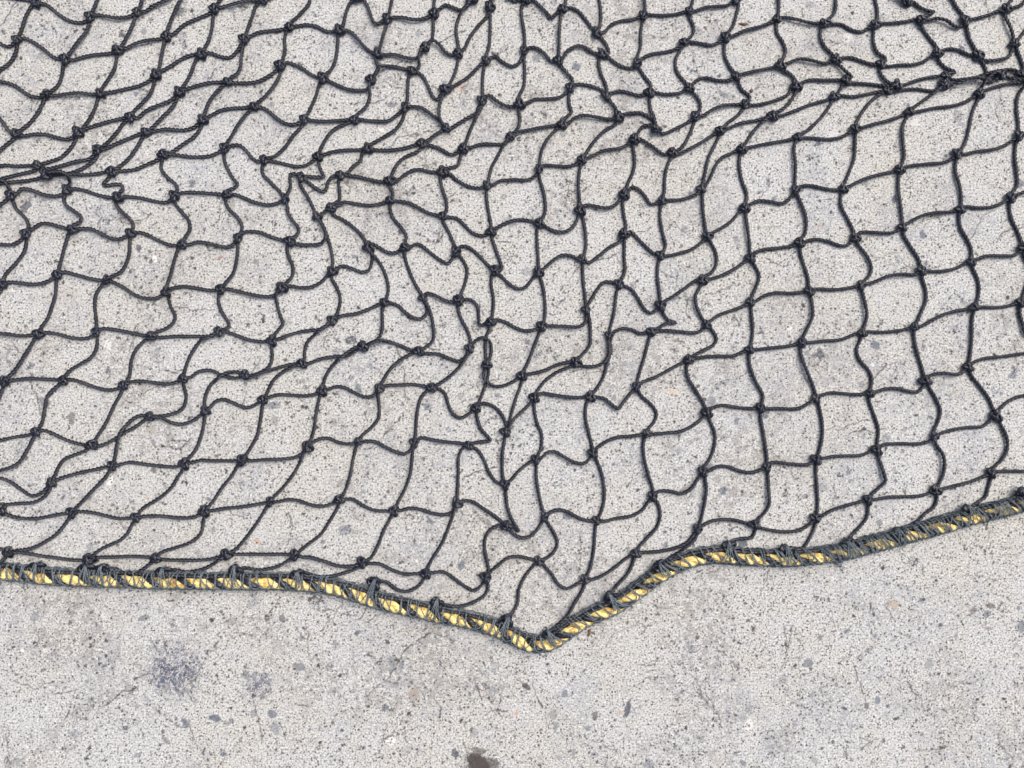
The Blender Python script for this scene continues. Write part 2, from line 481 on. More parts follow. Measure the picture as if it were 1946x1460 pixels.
# ------------------------------------------------------------------ the net: traced knots and twines
DATA = """
T 0 0
K k1 340,30
K k2 835,165
K k3 1275,120
K k4 160,375
K k5 610,555
K k6 1090,470
K k7 1545,340
K k8 1860,505
K k9 425,880
K k10 930,870
K k11 1445,695
K k12 1660,855
K k13 155,1240
K k14 725,1225
K k15 1210,1090
K k16 1355,1225
K k17 1875,1110
K k18 905,1385
K k19 1515,1430
T 400 0
K a1 40,85
K a2 490,5
K a3 315,365
K a4 735,255
K a5 1190,285
K a6 1635,180
K a7 1545,500
K a8 650,610
K a9 160,760
K a10 1045,730
K a11 1490,740
K a12 1865,660
K a13 405,990
K a14 870,1110
K a15 1335,1115
K a16 1800,1000
K a17 135,1375
K a18 1455,1375
K a19 1000,1450
K a20 1955,1330
K a21 1360,-10
T 800 0
K e1 125,130
K e2 475,0
K e3 635,70
K e4 975,10
K e5 1310,90
K e6 1625,310
K e7 40,440
K e8 345,495
K e9 605,565
K e10 955,475
K e11 1270,565
K e12 1675,505
K e13 225,835
K e14 1380,815
K e15 565,940
K e16 910,965
K e17 1715,890
K e18 235,1185
K e19 1305,1150
K e20 1820,1085
K e21 825,1265
K e22 395,1375
T 1200 0
K f1 110,150
K f2 535,110
K f3 965,0
K f4 1345,180
K f5 1780,225
K f6 480,400
K f7 870,355
K f8 50,590
K f9 965,715
K f10 1370,610
K f11 1885,555
K f12 165,865
K f13 530,820
K f14 1515,800
K f15 1050,970
K f16 590,1080
K f17 1865,895
K f18 225,1205
K f19 820,1215
K f20 1300,1080
K f21 25,1290
K f22 375,1415
K f23 1535,1270
K f24 1020,1380
T 1546 0
K g1 565,235
K g2 990,190
K g3 1395,200
K g4 1775,90
K g5 870,20
K g6 295,755
K g7 615,600
K g8 1135,500
K g9 1515,520
K g10 1850,410
K g11 680,845
K g11b 755,795
K g12 1205,710
K g13 1200,790
K g14 1530,870
K g15 1720,700
K g16 1910,690
K g17 885,1035
K g18 380,1200
K g19 1890,1265
K g20 1320,1430
T 0 300
K b1 350,70
K b2 435,165
K b3 1040,130
K b4 110,350
K b5 620,300
K b6 1095,370
K b7 1615,360
K b8 245,705
K b9 675,665
K b10 1210,700
K b11 1690,800
K b12 25,1170
K b13 535,1080
K b14 1000,1130
K b15 1540,1240
T 400 300
K h1 500,20
K h2 845,185
K h3 1205,165
K h4 1660,220
K h5 155,340
K h6 690,380
K h7 985,540
K h8 1115,465
K h9 1665,395
K h10 260,745
K h11 740,775
K h12 1460,825
K h13 1800,830
K h14 1125,1050
K h15 100,1215
K h16 660,1205
K h17 1610,1340
T 800 300
K i1 195,130
K i2 615,260
K i3 1090,110
K i4 1490,20
K i5 1880,340
K i6 200,540
K i7 650,685
K i8 1095,605
K i9 1470,485
K i10 1875,705
K i11 325,870
K i12 685,1040
K i13 1085,1060
K i14 1490,935
K i15 1830,1170
K h18 20,1300
K i16 350,1315
K i17 1525,1410
T 1200 300
K j1 285,400
K j2 645,290
K j3 1045,465
K j4 1515,305
K j5 265,905
K j6 700,730
K j7 650,1130
K j8 1100,930
K j9 1550,790
K j10 270,1370
K j11 1095,1335
K j12 1640,1235
T 1546 300
K l1 270,285
K l2 790,110
K l3 1350,480
K l4 1820,375
K l5 380,740
K l6 815,645
K l7 995,1045
K l8 1450,960
K l9 1930,835
K l10 440,1180
K l11 1480,1380
K l12 1910,1340
T 0 600
K m1 360,170
K m2 895,150
K m3 1405,190
K m4 55,610
K m5 590,595
K m6 1150,640
K m7 1695,580
K m8 345,1070
K m9 855,1195
K m10 1390,930
K m11 1900,880
K m12 1050,1385
K m13 1710,1365
T 400 600
K n1 85,150
K n2 570,230
K n3 1130,45
K n4 1410,285
K n5 315,545
K n6 845,445
K n7 490,775
K n8 1035,690
K n9 1560,675
K n10 1925,330
K n11 300,1335
K n12 900,1215
K n13 1370,1165
K n14 1885,1175
T 800 600
K o1 645,60
K o2 1120,100
K o3 1740,190
K o4 450,305
K o5 1430,435
K o6 935,555
K o7 610,450
K o8 100,665
K o9 1050,755
K o10 1565,745
K o11 510,850
K o12 785,1075
K o13 440,1200
K o14 1065,1330
K o15 1590,1270
T 1200 600
K p1 690,85
K p2 185,150
K p3 1090,315
K p4 1575,250
K p5 525,405
K p6 45,660
K p7 695,895
K p8 1190,850
K p9 1705,765
K p10 140,1090
K p11 660,1440
K p12 1250,1400
K p13 1710,1330
T 1546 600
K q1 445,160
K q2 925,105
K q3 1425,475
K q4 1030,600
K q5 515,715
K q6 1680,925
K q7 1110,1120
K q8 580,1240
K q9 1640,1450
T 0 900
K r1 480,80
K r2 670,360
K r3 1265,405
K r4 1890,345
K r5 15,325
K r6 80,725
K r7 835,790
K r8 1445,780
T 400 900
K s1 555,260
K s2 1195,240
K s3 1700,340
K r9 155,745
K s5 785,750
K s6 1410,820
T 800 960
K t1 790,190
K t2 1140,105
K t3 1625,140
K t4 600,670
K t5 1090,515
K t6 1520,685
K s7 45,630
K o17 335,-20
K o16 778,-190
T 1200 900
K u1 40,735
K u2 195,210
K u3 610,515
K u4 1135,470
K u5 1700,410
T 1546 900
K v1 500,240
K v2 1120,155
T 0 0 1
L L1 77,1074
L L2 170.6,1078
L L3 200,1079
L L4 316.5,1083
L L5 451,1081
L L6 568.5,1089
L L7 714.5,1103.5
L L8 831,1143
L L9 964,1174
L L10 1042.5,1199.5
L L11 1157.7,1130.6
L L12 1253,1072.7
L L13 1381,1033.6
L L14 1490,1042
L L15 1605.6,1029.5
L L16 1700,1009
L L17 1833.8,966
L L18 1936.5,935
L L0 3,1074
T 0 0
E k1 * 290,5 190,-10
E k1 * 360,-10 380,-90
E k1 k4 300,50 240,150 205,260
E k1 k2 420,40 480,80 540,130 640,190 740,210 800,195
E k2 * 860,100 900,0
E k2 k5 830,220 790,320 700,430 630,520
E k2 k3 880,140 980,155 1100,175 1200,155
E k3 * 1295,80 1320,0
E k3 * 1340,110 1420,60 1560,0
E k3 k6 1250,170 1210,280 1130,420
E k4 * 100,425 50,425 0,400
E k4 * 160,430 120,540 60,610 0,650
E k4 k5 230,355 300,385 400,450 500,530
E k5 k6 680,555 780,525 900,505 1030,490
E k5 k9 590,590 570,700 540,780 480,840
E k6 k7 1150,455 1280,405 1400,375 1490,360
E k6 k10 1080,520 1060,630 1010,720 950,810
E k7 * 1550,280 1620,120 1680,0
E k7 a1 1610,310 1700,230 1830,170 1946,120
E k7 k11 1520,400 1495,530 1470,640
E k8 a1 1890,450 1930,370 1960,250 1972,150
E k8 a3 1946,490 2026,520 2126,530 2186,480
E k8 k11 1790,505 1680,545 1580,610 1490,660
E k8 k12 1810,560 1770,670 1720,760
E k11 k15 1430,750 1390,870 1320,950 1230,1040
E k11 k10 1390,740 1290,790 1130,830 990,860
E k10 k14 905,920 870,1020 820,1110 760,1190
E k10 k9 860,875 760,865 640,875 490,885
E k9 * 350,900 270,880 180,820 100,775 0,755
E k9 k13 405,930 350,1040 280,1130 200,1200
E k13 * 90,1215 40,1150 0,1100
E k13 * 120,1290 60,1340 0,1395
E k13 k14 220,1255 330,1240 430,1245 540,1275 640,1285
E k14 k15 780,1195 900,1155 1020,1120 1150,1090
E k14 b1 700,1290 650,1370 560,1455 470,1490
E k15 k12 1270,1090 1350,1030 1450,985 1570,935
E k15 k18 1150,1130 1090,1210 1000,1310 930,1370
E k12 a9 1720,825 1820,795 1946,765 2040,760
E k12 k16 1640,910 1590,1000 1500,1090 1400,1190
E k16 k17 1430,1215 1520,1195 1680,1205 1780,1185
E k16 k18 1290,1240 1180,1285 1060,1335 970,1375
E k16 b3 1320,1270 1260,1370 1195,1460 1130,1520
E k17 a9 1890,1060 1946,930 2056,800
E k17 a13 1946,1070 2046,1020 2166,1000 2280,995
E k17 k19 1860,1170 1800,1260 1700,1330 1580,1410
E k19 a17 1600,1430 1780,1450 1946,1440 2036,1400
E k19 b7 1500,1480 1490,1560 1550,1640 1620,1700 1640,1750
E k19 b3 1460,1475 1380,1510 1250,1565 1120,1580
E k18 b1 830,1465 700,1495 560,1535 420,1560
E k18 b2 890,1455 820,1520 700,1585 560,1615
T 0 300
E b1 * 300,70 150,75 0,75
E b1 * 330,110 200,145 80,175 0,195
E b2 * 380,185 250,210 100,225 0,240
E b2 b3 520,150 640,158 780,155 900,145 980,130
E b2 b5 530,150 610,152 665,195 645,250
E b4 * 85,260 60,225 0,215
E b4 * 40,405 0,435
E b4 b5 170,320 200,290 280,295 400,340 480,355 560,345
E b4 b8 125,410 150,470 220,540 260,600 265,650
E b5 b6 680,285 780,300 900,340 1020,365
E b5 b9 595,370 610,430 700,500 755,545 745,590 690,620
E b3 b6 1000,190 950,245 990,255 1050,245 1120,250 1135,290 1105,330
E b6 b7 1160,360 1300,370 1430,400 1540,410
E b6 b10 1075,420 1120,490 1200,560 1235,620
E b7 h5 1680,325 1780,320 1946,330 2040,335
E b7 b11 1620,420 1680,500 1740,570 1755,660 1710,740
E b8 * 180,770 110,800 0,800
E b8 b9 300,660 380,610 460,610 600,650
E b8 b12 245,770 220,870 140,980 50,1080
E b9 b10 750,655 850,660 940,700 1030,745 1110,750
E b9 b13 640,700 600,810 570,930 545,1020
E b10 b11 1270,690 1340,700 1440,750 1540,795 1620,810
E b10 b14 1200,770 1195,880 1165,980 1120,1050 1040,1095
E b11 h10 1750,800 1830,780 1946,795 2046,820 2126,820
E b11 b15 1650,840 1610,960 1580,1080 1545,1180
E b12 * -30,1180 -60,1190
E b12 * 0,1240 -60,1300
E b12 b13 80,1150 180,1155 320,1170 420,1150 490,1115
E b13 b14 590,1055 700,1080 830,1115 920,1130
E b13 m1 520,1150 510,1270 480,1370 440,1480 380,1570
E b14 b15 1070,1160 1150,1200 1240,1260 1330,1295 1430,1300 1500,1270
E b14 m2 940,1180 885,1270 875,1360 885,1460 890,1510
E b15 h15 1600,1205 1700,1190 1820,1205 1946,1225
E b15 m3 1560,1300 1580,1380 1620,1460 1605,1520 1530,1580 1450,1610
T 400 0
E a1 * 60,40 90,0
E a1 a2 100,70 220,45 350,15
E a2 * 520,-40 540,-90
E a2 * 560,-20 640,-60
E a2 a3 430,40 380,170 340,280
E a3 a4 370,335 450,300 560,285 680,270
E a3 a9 305,420 290,540 285,620 250,685 190,720
E a4 * 750,210 830,130 900,50 920,0
E a4 a5 790,245 880,230 980,245 1060,285 1130,295
E a4 a8 700,300 685,380 690,450 670,550
E a5 a21 1225,240 1255,120 1300,20
E a5 a7 1240,280 1300,300 1360,365 1430,440 1490,485
E a5 a10 1180,340 1170,470 1150,570 1110,650 1070,690
E a21 a6 1410,0 1450,50 1480,130 1510,210 1545,225 1590,200
E a21 * 1340,-60 1330,-100
E a6 * 1650,130 1680,0
E a6 e1 1690,165 1780,170 1870,190 1946,185 2006,165
E a6 a7 1630,230 1600,340 1570,440
E a7 e7 1600,510 1700,510 1800,540 1900,545 1950,500
E a7 a11 1530,560 1555,625 1540,670
E a8 a10 710,580 770,595 860,640 950,700
E a8 a9 600,660 540,705 440,755 320,770 220,765
E a8 a13 645,680 600,780 520,880 440,950
E a10 a11 1100,755 1180,790 1270,830 1370,840 1450,825
E a10 a14 1010,780 970,900 920,1010
E a11 a12 1520,710 1560,650 1620,620 1700,620 1800,640
E a11 a15 1475,800 1475,900 1440,990 1360,1060
E e7 a12 1945,490 1930,560 1930,620
E a12 a16 1835,710 1825,820 1820,930
E a12 e13 1946,690 1996,760 2056,890 2096,920 2136,870
E a13 a14 490,1000 550,1040 620,1100 700,1145 790,1150
E a13 a17 350,1040 270,1150 200,1260 150,1330
E a14 a15 930,1115 1050,1125 1170,1120 1270,1110
E a14 h1 850,1160 760,1260 690,1360 600,1440 540,1462
E a15 a16 1390,1110 1500,1120 1640,1120 1730,1060
E a15 a19 1260,1140 1130,1210 1060,1300 1010,1400
E a16 e18 1850,990 1946,1000 2036,1060 2136,1130
E a16 a18 1790,1070 1720,1190 1600,1270 1480,1340
E a17 h1 200,1345 270,1345 330,1390 390,1465 450,1495
E a17 h5 125,1460 160,1560 210,1650 250,1700 230,1730 160,1765
E a18 a19 1390,1385 1250,1390 1130,1405 1050,1430
E a18 a20 1510,1385 1650,1390 1780,1375 1900,1340
E a18 h3 1400,1430 1390,1480 1310,1550 1260,1610
E a20 h4 1930,1390 1790,1460 1720,1530 1680,1610
T 800 0
E e1 * 120,80 125,0
E e1 e2 180,80 230,50 300,75 370,95 420,65 455,30
E e2 e8 450,40 390,105 350,170 325,280 345,420
E e2 * 500,-50 520,-100
E e2 * 430,-50 420,-100
E e1 e7 115,180 115,280 100,370 65,410
E e7 e8 75,410 100,385 170,420 230,490 290,515
E e8 e3 400,450 450,350 530,240 610,150
E e8 e13 345,550 320,660 270,770
E e3 e9 640,130 640,280 630,430 600,530
E e3 * 640,20 655,-30
E e3 * 660,20 675,-30
E e4 * 910,0 860,10 800,-30
E e4 * 980,-50 990,-90
E e4 e5 1040,10 1100,60 1160,120 1210,165 1255,125
E e4 e10 935,60 935,180 955,300 960,420
E e5 * 1335,50 1340,0
E e5 e6 1380,75 1450,100 1520,180 1590,270
E e5 e11 1295,150 1280,300 1275,500
E e6 * 1650,260 1665,140 1650,0
E e6 f1 1690,300 1760,230 1850,195 1946,185 2006,165
E e6 e12 1680,370 1720,430 1735,490 1715,510
E e9 e10 650,535 690,525 750,570 840,615 900,590 935,530
E e9 e13 550,600 440,710 350,770 270,815
E e9 e15 585,620 570,750 570,880
E e10 e11 1010,445 1070,450 1140,500 1210,570
E e10 e16 955,530 960,680 950,800 905,900
E e11 e12 1310,540 1360,470 1450,430 1520,445 1590,490
E e11 e14 1300,620 1350,680 1400,740 1395,790
E e12 f8 1730,530 1800,585 1870,620 1946,630
E e12 e17 1645,560 1660,670 1710,790 1720,840
E e13 e18 205,890 175,970 170,1060 190,1140
E e14 e16 1340,860 1280,900 1170,915 1050,920 980,955
E e14 e17 1430,785 1520,785 1600,805 1680,840
E e14 e19 1370,870 1370,960 1390,1040 1350,1080 1315,1115
E e15 e16 600,890 640,890 700,940 770,980 850,990
E e15 e18 525,1010 520,1040 420,1100 320,1160 280,1185
E e18 a20 170,1230 60,1305
E e15 e22 560,1000 500,1120 440,1250 410,1340
E e16 e21 905,1020 915,1110 900,1180 860,1230
E e17 f12 1760,865 1840,845 1946,865 2030,885
E e17 e20 1750,940 1800,1010
E e19 e21 1250,1160 1130,1180 1000,1205 880,1235
E e19 e20 1350,1150 1420,1095 1500,1075 1620,1090 1750,1105
E e19 i3 1260,1190 1180,1280 1120,1390 1100,1480
E e20 f18 1870,1060 1946,1050 2036,1050 2126,1095 2161,1150
E e20 i4 1810,1140 1700,1210 1600,1310 1520,1430
E e21 e22 770,1330 680,1335 560,1335 460,1365
E e21 i2 790,1320 740,1390 700,1465 650,1560 625,1670
E e22 a20 330,1415 280,1430 180,1380 70,1340
E e22 i1 365,1450 340,1530 300,1545 240,1560
E f21 i4 1920,1330 1850,1370 1680,1400 1560,1455
T 1200 0
E f1 * 125,90 120,0
E f1 f2 160,140 280,145 400,135 490,115
E f1 f8 100,210 85,330 85,430 50,540
E f2 * 550,70 570,0
E f2 f3 590,105 680,75 800,65 880,55 940,15
E f2 f6 530,150 570,230 575,300 520,370
E f3 f7 990,40 970,140 940,240 890,310
E f3 * 1000,-40 1010,-90
E f3 * 1040,-30 1100,-60
E f4 * 1360,120 1360,0
E f4 f5 1400,165 1500,185 1620,215 1730,225
E f4 f7 1290,210 1180,255 1040,290 940,335
E f4 f10 1340,240 1350,310 1400,390 1425,480 1390,570
E f5 * 1820,185 1880,110 1890,0
E f5 g1 1840,225 1946,230 2026,275 2126,295 2186,265
E f5 f11 1750,280 1750,360 1790,440 1860,510
E f6 f8 430,445 330,480 200,500 120,530
E f6 f7 540,390 640,405 740,420 830,380
E f6 f13 460,450 410,550 420,660 510,780
E f7 f9 860,410 865,520 910,620 950,680
E f8 f12 70,630 130,720 180,790
E f9 f13 910,745 800,745 680,720 610,740 560,790
E f9 f10 1020,690 1180,655 1320,625
E f9 f15 990,770 1020,830 1090,890 1090,925
E f10 f11 1430,595 1540,555 1640,565 1780,590 1850,575
E f10 f14 1390,650 1460,685 1510,740
E f12 f13 220,860 330,875 450,860
E f12 f18 165,920 180,1020 205,1100
E f13 f16 570,860 630,940 635,1010 610,1050
E f14 g6 1560,775 1640,745 1780,745 1930,745
E f14 f15 1480,830 1440,880 1330,930 1200,965 1110,975
E f14 f20 1520,850 1470,940 1400,1010 1330,1050
E f15 f16 1000,970 870,980 770,1010 640,1080
E f15 f19 1030,1010 980,1070 900,1130 840,1190
E f16 f18 540,1120 430,1180 280,1240
E f16 f22 570,1160 530,1260 470,1360 410,1400
E f17 f20 1810,925 1650,970 1500,1030 1370,1075
E f17 g6 1910,860 1946,800
E f17 f23 1850,950 1760,1080 1660,1180 1580,1240
E f18 f21 190,1165 110,1170 55,1240
E f19 f20 880,1195 1000,1145 1130,1120 1240,1095
E f19 f22 770,1240 650,1320 520,1390 420,1430
E f19 j2 800,1280 750,1380 710,1470 680,1610 660,1700
E f20 f24 1240,1110 1150,1190 1060,1320
E f21 f22 80,1290 180,1350 300,1430
E f21 i5 15,1350 30,1480 15,1590 -30,1690 -50,1750
E f22 j1 360,1470 330,1540 310,1640 305,1770
E f23 f24 1480,1290 1320,1320 1180,1345 1070,1370
E f23 g18 1590,1275 1700,1280 1820,1290 1940,1270 2010,1230
E f23 j4 1510,1340 1500,1400 1510,1500 1510,1660
E f24 j2 970,1400 900,1430 830,1470 780,1530 720,1660 690,1710
E f24 j3 1000,1460 1000,1560 1025,1680 1065,1790 1060,1860
T 1546 0
E g1 * 590,170 590,80 570,0
E g1 g2 620,220 740,215 860,200 940,185
E g1 g7 555,300 555,400 590,490 660,535 665,570
E g2 g3 1050,195 1130,180 1220,200 1290,245 1345,255
E g2 g5 1040,150 1110,115 1060,105 980,70 930,30
E g2 g8 1000,250 1060,340 1130,430
E g5 * 830,10 790,-20
E g5 * 880,60 830,40 800,0
E g5 * 900,-50 910,-90
E g3 * 1385,150 1330,80 1280,0
E g3 g4 1450,185 1560,160 1700,110
E g3 g9 1415,250 1440,360 1500,470
E g4 * 1790,50 1830,0
E g4 * 1850,75 1946,25
E g4 g10 1765,140 1800,240 1840,340
E g10 * 1890,370 1946,300
E g10 g9 1830,480 1800,530 1700,560 1580,560
E g10 g16 1880,460 1920,560 1940,640
E f11 g7 260,540 340,535 440,565 550,600
E f11 g6 230,600 290,670 345,720
E g7 g8 670,615 780,605 920,600 1010,575 1080,530
E g7 g11b 610,650 640,720 700,775
E g8 g9 1180,475 1260,455 1350,470 1440,510
E g8 g12 1150,550 1210,620 1305,672 1250,690
E g9 g15 1550,560 1590,630 1605,685 1650,700
E g12 g15 1270,740 1440,735 1560,705 1660,680
E g13 g15 1270,790 1400,755 1490,740 1560,750 1640,760
E g14 g15 1550,800 1610,725 1660,695
E g15 g16 1760,655 1820,650 1870,660
E g15 * 1800,720 1880,740 1946,750
E g16 * 1950,680 1990,660
E g14 * 1580,840 1720,795 1850,770 1946,765
E g6 g11b 350,770 450,775 560,785 650,795
E f17 g11 240,885 360,895 480,875 600,850
E g11 g11b 700,820
E g11b g12 830,790 940,750 1060,720 1150,710
E g12 g13 1215,745
E g11 g13 740,850 850,830 960,825 1110,840
E g11 g18 640,860 550,920 470,1010 420,1090 390,1150
E g13 g17 1160,830 1060,900 990,950 940,985
E g14 g17 1480,900 1390,950 1260,985 1120,1000 950,1035
E g14 g20 1520,920 1470,1040 1440,1180 1410,1300 1360,1390
E g16 g19 1945,760 1890,900 1880,1020 1895,1150
E g17 g18 830,1065 700,1115 560,1150 440,1185
E g17 l2 865,1080 825,1170 820,1300 835,1460 810,1530
E g18 l1 385,1260 375,1460 330,1590 290,1690
E g19 * 1946,1245
E g19 g20 1840,1300 1760,1350 1650,1385 1500,1405 1390,1430
E g19 l4 1870,1340 1862,1470 1875,1580 1880,1720 1835,1785
E g20 l2 1280,1470 1200,1505 1050,1520 880,1540
E g20 l3 1315,1490 1310,1590 1350,1740 1365,1860
T 400 300
E h1 h6 480,80 485,150 560,230 640,310
E h1 a19 560,30 680,55 800,80 890,65 950,25
E a19 h2 1005,70 1030,130 1050,175 980,180 890,175
E h2 h6 800,160 750,155 740,200 745,270 710,340
E h2 h3 890,215 960,270 1040,315 1070,290 1090,220 1150,165
E h2 h7 830,240 900,360 950,460 965,500
E h3 h4 1260,165 1360,175 1480,205 1600,225
E h3 h8 1185,220 1195,310 1190,390 1150,420
E h4 i1 1720,215 1790,160 1880,115 1946,110 2026,130
E h4 h9 1665,270 1690,340
E h5 h6 230,340 310,370 420,415 540,435 630,415
E h5 h10 140,400 170,470 250,550 290,620 285,690
E h6 h11 710,440 720,510 770,590 820,660 800,715 760,745
E h7 h8 1040,515 1070,490
E h7 h14 1030,610 1070,700 1110,830 1130,950
E h11 h7 810,800 900,805 1010,800 1060,765 1075,710 1050,640
E h8 h12 1130,520 1220,570 1320,640 1400,720 1440,790
E h8 h9 1190,440 1230,410 1340,425 1480,440 1590,420
E h9 i6 1720,400 1800,410 1880,440 1946,475 2026,515
E h9 h13 1660,450 1680,540 1760,640 1810,720 1800,790
E h10 h11 310,690 380,680 460,690 560,730 680,765
E h10 h15 255,810 250,930 220,1060 140,1160
E h11 h16 710,820 715,890 760,1000 755,1090 700,1160
E h12 h13 1500,800 1560,830 1640,875 1720,875 1760,850
E h12 h14 1490,890 1490,970 1460,1040 1400,1055 1300,1020 1220,1000
E h12 h17 1500,890 1570,980 1620,1090 1645,1200 1630,1290
E h13 i11 1850,820 1900,800 1946,810 2036,880 2116,940 2196,975 2236,930
E h13 h18 1795,900 1840,1050 1900,1180 1950,1260
E h14 h16 1080,1090 1020,1150 930,1195 830,1200 740,1185
E h14 n3 1120,1110 1170,1200 1200,1310 1170,1440
E h15 h16 170,1215 280,1240 400,1270 520,1285 600,1270
E h15 n1 80,1270 75,1340 110,1430 165,1520 170,1560 130,1585
E h16 n2 615,1270 615,1340 645,1460 670,1530 610,1610 580,1650
E h17 n3 1560,1355 1460,1400 1350,1440 1200,1465
E h17 h18 1670,1345 1740,1370 1790,1420 1870,1475 1940,1490 1990,1450 2000,1390
E h17 n4 1590,1400 1590,1590 1560,1665 1480,1715
T 800 300
E i1 i2 250,140 340,210 440,265 550,280
E i1 i6 180,190 205,310 235,400 235,490
E i2 i3 670,250 730,215 860,205 980,205 1050,175
E i2 i7 605,320 620,470 645,600
E i3 i4 1130,75 1240,75 1370,80 1440,55
E i3 i8 1095,180 1140,350 1150,490 1125,560
E i4 i9 1470,100 1455,250 1465,400
E i5 j1 1920,310 1946,275 2006,290 2066,350 2126,430 2176,420
E i5 i9 1840,390 1780,450 1700,470 1600,450 1530,440
E i5 i10 1865,400 1875,520 1895,640
E i6 i7 260,550 330,560 400,620 470,690 550,720 600,715
E i6 i11 205,590 260,690 305,800
E i7 i8 700,650 760,615 850,580 940,575 1040,590
E i7 i12 660,750 700,870 740,980 748,1020 720,1045
E i8 i9 1150,635 1220,675 1310,690 1390,655 1445,570
E i8 i13 1075,660 1075,800 1085,960
E i9 i14 1495,550 1520,700 1525,820 1510,890
E i10 j5 1920,690 1946,690 2046,790 2146,880
E i10 i14 1840,770 1740,830 1640,910 1550,970
E i10 i15 1880,780 1880,920 1885,1050 1850,1130
E i11 i12 360,825 420,820 500,870 570,940 640,1010
E i11 i16 370,920 420,1010 425,1080 400,1180 370,1260
E i12 o1 655,1090 650,1180 670,1300 660,1460
E i12 i13 750,1100 820,1170 890,1210 960,1200 1030,1120
E i13 i14 1130,1030 1200,970 1290,910 1370,905 1440,930
E i13 o2 1110,1130 1140,1260 1145,1470
E i14 i17 1495,1010 1500,1140 1520,1300
E i15 i17 1780,1155 1700,1150 1650,1190 1580,1300 1540,1370
E i15 j10 1890,1190 1946,1218 2006,1300 2066,1400 2126,1435 2176,1405
E i15 o3 1810,1240 1790,1400 1770,1500 1750,1570
E i16 h18 300,1335 220,1320 130,1275 50,1255
E i16 o1 410,1310 470,1320 520,1370 535,1460 545,1545 590,1540
E i16 o4 340,1370 360,1460 430,1600 460,1710
E i17 o2 1520,1520 1450,1565 1330,1560 1190,1555
E i17 o5 1555,1480 1565,1630 1560,1730 1500,1810 1450,1860
E h18 n10 60,1360 100,1470 120,1610 110,1690 60,1740
T 1200 300
E j1 j2 340,395 440,390 540,365 610,330
E j1 j5 270,460 265,560 290,700 315,810 300,860
E j2 j6 655,350 660,490 685,660
E j3 j4 1100,430 1180,400 1290,410 1380,425 1450,390
E j3 j6 1000,500 930,580 850,640 740,700
E j3 j8 1055,520 1070,670 1090,820
E j4 l1 1570,265 1660,260 1780,285 1900,300
E j4 j9 1540,360 1590,480 1615,600 1600,710 1570,750
E j5 j6 320,910 420,890 540,855 640,790
E j5 j10 250,960 240,1080 255,1220 265,1310
E j6 j7 730,780 780,880 785,980 740,1060 680,1095
E j7 j8 710,1125 830,1090 950,1030 1050,960
E j7 j10 590,1140 490,1210 390,1280 290,1340
E j7 p1 640,1180 590,1280 595,1370 640,1465
E j8 j9 1130,890 1220,850 1370,835 1490,815
E j8 j11 1135,990 1180,1090 1150,1200 1110,1290
E j9 l5 1610,775 1700,755 1800,770 1940,815 2000,805
E j9 j12 1555,850 1590,980 1630,1110
E j11 j12 1150,1325 1220,1280 1340,1250 1460,1255 1580,1245
E j11 p1 1050,1365 950,1405 800,1460 730,1510
E j11 p3 1105,1390 1110,1460 1120,1610 1105,1720
E j12 l10 1700,1215 1830,1220 1946,1215 2060,1195
E j12 p4 1660,1300 1670,1455 1650,1520 1590,1650
E j10 p2 295,1440 310,1465 345,1505 410,1528 330,1530 240,1580
T 1546 300
E l1 l2 330,265 430,215 580,165 730,130
E l1 l5 255,340 255,450 310,560 365,670
E l2 l6 785,180 785,330 805,470 820,590
E l3 l4 1400,455 1520,465 1650,455 1750,415
E l3 l6 1290,500 1150,510 1000,540 900,590
E l3 l8 1345,560 1360,650 1420,760 1460,860
E l4 * 1870,350 1946,320
E l4 l9 1810,430 1830,560 1890,690 1920,780
E l5 l6 430,695 520,690 640,700 740,690
E l5 l10 410,800 490,910 530,1010 520,1080 470,1140
E l6 l7 830,710 900,830 970,940
E l7 l10 940,1080 800,1080 680,1100 560,1150
E l7 l8 1050,1050 1180,1050 1310,1025 1400,980
E l7 q2 1005,1120 1035,1220 1035,1330 990,1440 960,1510
E l8 l9 1510,940 1600,910 1740,910 1850,905 1890,880
E l8 l11 1470,1020 1520,1130 1530,1230 1510,1330
E l9 * 1970,830 2010,800
E l9 * 1940,900 1980,980
E l10 q1 450,1240 470,1350 485,1480
E l11 l12 1540,1380 1660,1385 1780,1375 1850,1355
E l11 q2 1430,1400 1310,1420 1180,1460 1050,1530 990,1560
E l11 q3 1475,1440 1465,1500 1460,1660 1445,1840
E l12 * 1930,1300 1946,1250
E l12 * 1905,1420 1910,1470 1930,1540 1946,1610
E l12 * 1960,1350
T 0 600
E m1 * 290,180 180,185 80,170 0,165
E m1 m2 430,155 540,170 650,200 780,210 850,190
E m1 m4 320,220 250,350 170,470 90,560
E m2 m3 950,120 1040,125 1180,150 1320,180
E m2 m5 900,210 890,310 840,390 740,450 630,520
E m3 n1 1480,200 1620,190 1800,190 1946,185
E m3 m6 1350,220 1260,310 1215,410 1195,560
E n1 m7 1946,195 1860,230 1760,370 1710,500
E m4 * 20,690 0,740
E m4 * 10,600 -30,590
E m4 m5 120,595 270,580 400,585 520,590
E m5 m6 660,590 770,620 880,660 990,685 1080,675
E m5 m8 540,640 440,740 415,850 390,980
E m6 m7 1220,610 1320,605 1440,620 1560,630 1640,610
E m6 m9 1120,710 1050,840 980,990 890,1130
E m7 n5 1760,570 1830,520 1946,505 2046,545 2126,570 2196,575
E m7 m10 1700,650 1720,740 1700,840 1640,890 1500,925
E m8 * 270,1100 140,1120 0,1150
E m8 m9 410,1060 500,1095 620,1150 760,1190
E m8 * 300,1150 240,1270 190,1350 110,1400 0,1430
E m9 m10 930,1200 1040,1150 1150,1080 1260,1020 1340,960
E m9 r1 800,1240 690,1285 590,1330 540,1400 505,1480
E m10 m12 1310,920 1240,950 1170,1020 1110,1120 1080,1220 1060,1330
